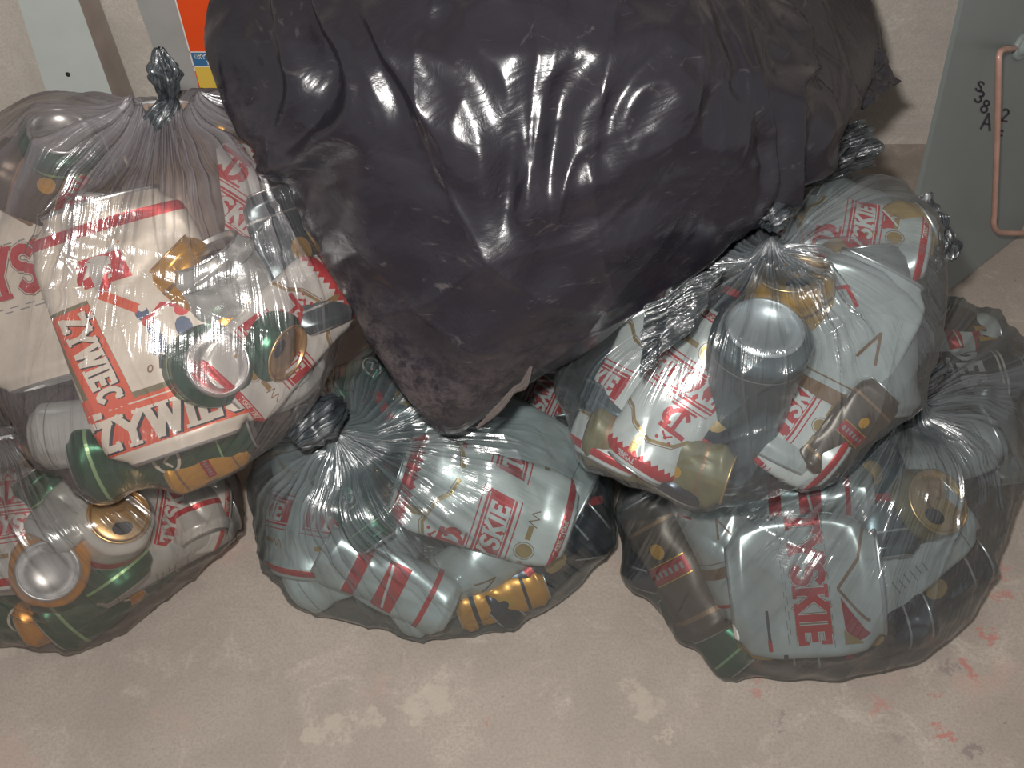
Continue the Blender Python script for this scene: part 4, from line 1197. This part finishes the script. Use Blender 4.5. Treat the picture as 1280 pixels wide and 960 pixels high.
# further cans deeper in the bags, dimly seen between the others
rnd = random.Random(77)
DEEP = {}
for key in ('navy', 'green', 'silver_plain', 'tyskie', 'gold', 'red_white'):
    DEEP[key] = None
def spheres(P):
    c = P.mean(0); return c
for bg, n in (('A', 9), ('B', 7), ('C', 8), ('D', 8), ('E', 9)):
    h = HULL[bg]; got = 0; tries = 0
    inner = np.array([q for q in h.pts]); lo = inner.min(0); hi = inner.max(0)
    others = [x for k_, x in HULL.items() if k_ != bg]
    while got < n and tries < 3000:
        tries += 1
        c = np.array([rnd.uniform(lo[i], hi[i]) for i in range(3)])
        if not h.inside(c, .052)[0] or any(x.inside(c, -.02)[0] for x in others): continue
        if c[2] < .034: continue
        # keep away from the cans already laid out
        near = min(np.min(np.linalg.norm(P[::9] - c, axis=1)) for _, P in ALLC)
        if near < .044: continue
        key = rnd.choice(list(DEEP))
        q = nrm([rnd.gauss(0, 1) for _ in range(3)]); z = nrm(np.cross(q, [rnd.gauss(0, 1) for _ in range(3)])); x = np.cross(q, z)
        Mx = Matrix(((x[0], q[0], z[0], c[0]), (x[1], q[1], z[1], c[1]), (x[2], q[2], z[2], c[2]), (0, 0, 0, 1)))
        root, P = make_can(key, rnd.choice([.5, .8, .9]), rnd.randint(500, 900), Mx, 110, 1.2, 0, .62, rnd.choice(['alu', 'goldlid']), True)
        tag(root, 'crushed can buried among others deep inside the ' + GROUPN[bg][12:], 'can', 'buried ' + GROUPN[bg])
        ALLC.append((c, P)); got += 1
        POINTS[bg].append(P)

# ------------------------------------------------------------ the bags themselves
def bag_root(h, label, name='rubbish_bag'):
    r = empty(name, (float(h.c[0]), float(h.c[1]), 0.0)); tag(r, label, 'bag'); return r
def setup(r, objs):
    for o in objs: under(r, o)

# upper left
kA = PY(203, 152, .735)
rA = bag_root(HA, 'smoky see-through bag of cans tied in an upright knot, upper left'); rA['group'] = 'see-through bags of cans'
fA, _ = build_film('bag_film', HA, kA, FILM_A, None, np.concatenate(POINTS['A']), (HF,), seed=4, amp=.0075, dimple=.22, dimw=.33, npleat=80, pleat_len=.9)
kn = ruffle('knot', [PY(203, 160, .728), PY(200, 150, .722), PY(212, 132, .73), PY(211, 124, .735)], [.007, .012, .0085, .005], FILM_CR, None, 3, 5, .22, sub=9)
tl_ = ruffle('bag_tail', [PY(210, 128, .735), PY(209, 112, .735), PY(206, 95, .735), PY(203, 82, .737), PY(199, 60, .74)], [.0045, .0075, .0105, .010, .003], FILM_CR, None, 8, 6, .5, sub=8)
setup(rA, [fA, kn, tl_])
# lower left
kB = PZ(-12, 520, .245)
rB = bag_root(HB, 'smoky see-through bag of cans in the lower left corner, pleated at the edge'); rB['group'] = 'see-through bags of cans'
fB, _ = build_film('bag_film', HB, kB, FILM_B, None, np.concatenate(POINTS['B']), (HA,), seed=9, amp=.007, npleat=90, pleat_len=.9)
setup(rB, [fB])
# middle
kC = PZ(398, 528, .245)
rC = bag_root(HC, 'greenish see-through bag of cans on the floor below the black bag tip'); rC['group'] = 'see-through bags of cans'
fC, _ = build_film('bag_film', HC, kC, FILM_C, None, np.concatenate(POINTS['C']), (HA, HF, HD), seed=14, amp=.0075, npleat=100, pleat_len=.95)
kn = ruffle('knot', [PZ(425, 505, .262), PZ(405, 520, .268), PZ(385, 535, .268), PZ(368, 552, .262)], [.008, .018, .017, .008], FILM_CR, None, 5, 7, .4)
setup(rC, [fC, kn])
# right
kD = PD(965, 276, .855)
rD = bag_root(HD, 'smoky see-through bag on top at the right, a round silver can end showing'); rD['group'] = 'see-through bags of cans'
fD, _ = build_film('bag_film', HD, kD, FILM_D, None, np.concatenate(POINTS['D']), (HF,), seed=23, amp=.007, npleat=80, pleat_len=.9, floorz=False)
kn = ruffle('knot', [PD(985, 258, .865), PD(968, 268, .855), PD(958, 282, .852)], [.006, .013, .008], FILM_CR, None, 15, 7, .4)
flap = sheet('bag_flap', [PD(905, 330, .815), PD(878, 388, .80), PD(800, 470, .805), PD(808, 385, .83)], FILM_CR, None, 6, amp=.010, gath=.12)
t1 = sheet('bag_tail', [PD(1010, 235, .93), PD(1050, 158, .96), PD(1082, 146, 1.0), PD(1100, 205, .985)], FILM_CR, None, 12, amp=.03, gath=.3)
t2 = sheet('bag_corner', [PD(1140, 248, .965), PD(1162, 242, .99), PD(1203, 318, .97), PD(1180, 336, .95)], FILM_CR, None, 13, amp=.022, gath=.3)
setup(rD, [fD, kn, flap, t1, t2])
# lower right
kE = PZ(1162, 462, .25)
rE = bag_root(HE, 'dark smoky see-through bag of cans on the floor at the lower right'); rE['group'] = 'see-through bags of cans'
fE, _ = build_film('bag_film', HE, kE, FILM_E, None, np.concatenate(POINTS['E']), (HD,), seed=31, amp=.0075, npleat=96, pleat_len=.95)
kn = ruffle('knot', [PZ(1172, 448, .255), PZ(1160, 462, .262), PZ(1140, 478, .262), PZ(1118, 500, .25)], [.006, .014, .012, .006], FILM_CR, None, 25, 7, .4)
setup(rE, [fE, kn])
# black bag
kF = PD(690, -330, .86)
rF = tag(empty('black_rubbish_bag', (float(HF.c[0]), float(HF.c[1]), 0)), 'large stuffed black plastic bag lying on top of the others', 'bag')
fF, PF = build_film('bag_film', HF, kF, M['black'], None, None, (), seed=42, amp=.005, npleat=26, pleat_len=.75, dimple=.05, dimw=.3, smooth_it=1, lump=.0025, nth=360, nph=700)
me = fF.data
from mathutils import noise as mn
co = np.empty(len(me.vertices) * 3, dtype=np.float32); me.vertices.foreach_get('co', co); co = co.reshape(-1, 3).astype(float)
edge = nrm(PD(965, 263, .85) - PD(560, 545, .91))          # drapes run along the lower right edge
dn_ = nrm(PD(650, 400, .80) - PD(700, -100, .78))          # and hang down from the neck at the top
sd = np.cross(dn_, FWD); ed2 = np.cross(edge, FWD)
rad = co - HF.c; rad = rad / np.linalg.norm(rad, axis=1)[:, None]
vdn = (co - PD(650, 115, .72)) @ dn_                        # metres below the highlight band
topm = 1 - sstep((vdn - .03 + .03 * np.sin((co @ sd) * 26)) / .05)
q1_ = np.stack([(co @ sd) * 17, (co @ dn_) * 4.5, (co @ FWD) * 6], 1)
q2_ = np.stack([(co @ ed2) * 15, (co @ edge) * 2.6, (co @ FWD) * 4], 1)
q3_ = co * 13.0
cam_side = ((CAM - co) * rad).sum(1) > -.1
dsp = np.zeros(len(co))
for i in np.nonzero(cam_side)[0]:
    a1 = q1_[i]; w_ = mn.noise(Vector(q3_[i] * .6)); vq = q1_[i] * np.array([.62, 1.3, .8]); v1_ = mn.voronoi(Vector((vq[0] + w_, vq[1] + w_, vq[2])))[0]; f1_ = min(.9, v1_[1] - v1_[0])
    n1_ = mn.noise(Vector((a1[0] + w_ * 2.2, a1[1] + w_, a1[2])))
    a2_ = q2_[i]; n2_ = mn.noise(Vector((a2_[0] + w_ * .9, a2_[1], a2_[2])))
    n3_ = mn.noise(Vector(q3_[i] + Vector((w_ * 2, 0, 0))))
    t_ = topm[i]
    dsp[i] = t_ * (.028 * (.5 - abs(n1_)) + .014 * f1_ + .004 * (.5 - abs(mn.noise(Vector(q3_[i] * 2.4))))) + (1 - t_) * (.0105 * (.5 - abs(n2_)) + .0030 * f1_)
co = co + rad * dsp[:, None]
me.vertices.foreach_set('co', co.astype(np.float32).ravel()); me.update()
co = np.empty(len(me.vertices) * 3, dtype=np.float32); me.vertices.foreach_get('co', co); co = co.reshape(-1, 3)
def segdist(P, a, b_):
    ab = b_ - a; t = np.clip(((P - a) @ ab) / (ab @ ab), 0, 1)
    return np.linalg.norm(P - (a + t[:, None] * ab), axis=1)
d1 = segdist(co, PD(330, 170, .87), PD(500, 495, .88)); d2 = segdist(co, PD(500, 490, .87), PD(650, 470, .87)); d3 = segdist(co, PD(560, 500, .86), PD(700, 430, .86))
dust = np.clip(np.exp(-(d1 / .035) ** 2) + .5 * np.exp(-(d2 / .03) ** 2) + .25 * np.exp(-(d3 / .04) ** 2), 0, 1)
a = me.attributes.new('dust', 'FLOAT', 'POINT'); a.data.foreach_set('value', dust.astype(np.float32))
ear = sheet('bag_corner', [PD(1072, 78, 1.0), PD(1100, 50, 1.03), PD(1122, 100, 1.04), PD(1080, 136, .99)], M['black'], None, 3, amp=.010)
hem = ruffle('torn_hem', [PD(596, 535, .875), PD(622, 512, .868), PD(640, 490, .862), PD(655, 480, .858), PD(664, 458, .852)], [.001, .003, .0018, .003, .001], M['duster'], None, 6, 4, .5, flat=.45)
hem['label'] = 'dusty brown torn hem'
setup(rF, [fF, ear, hem])
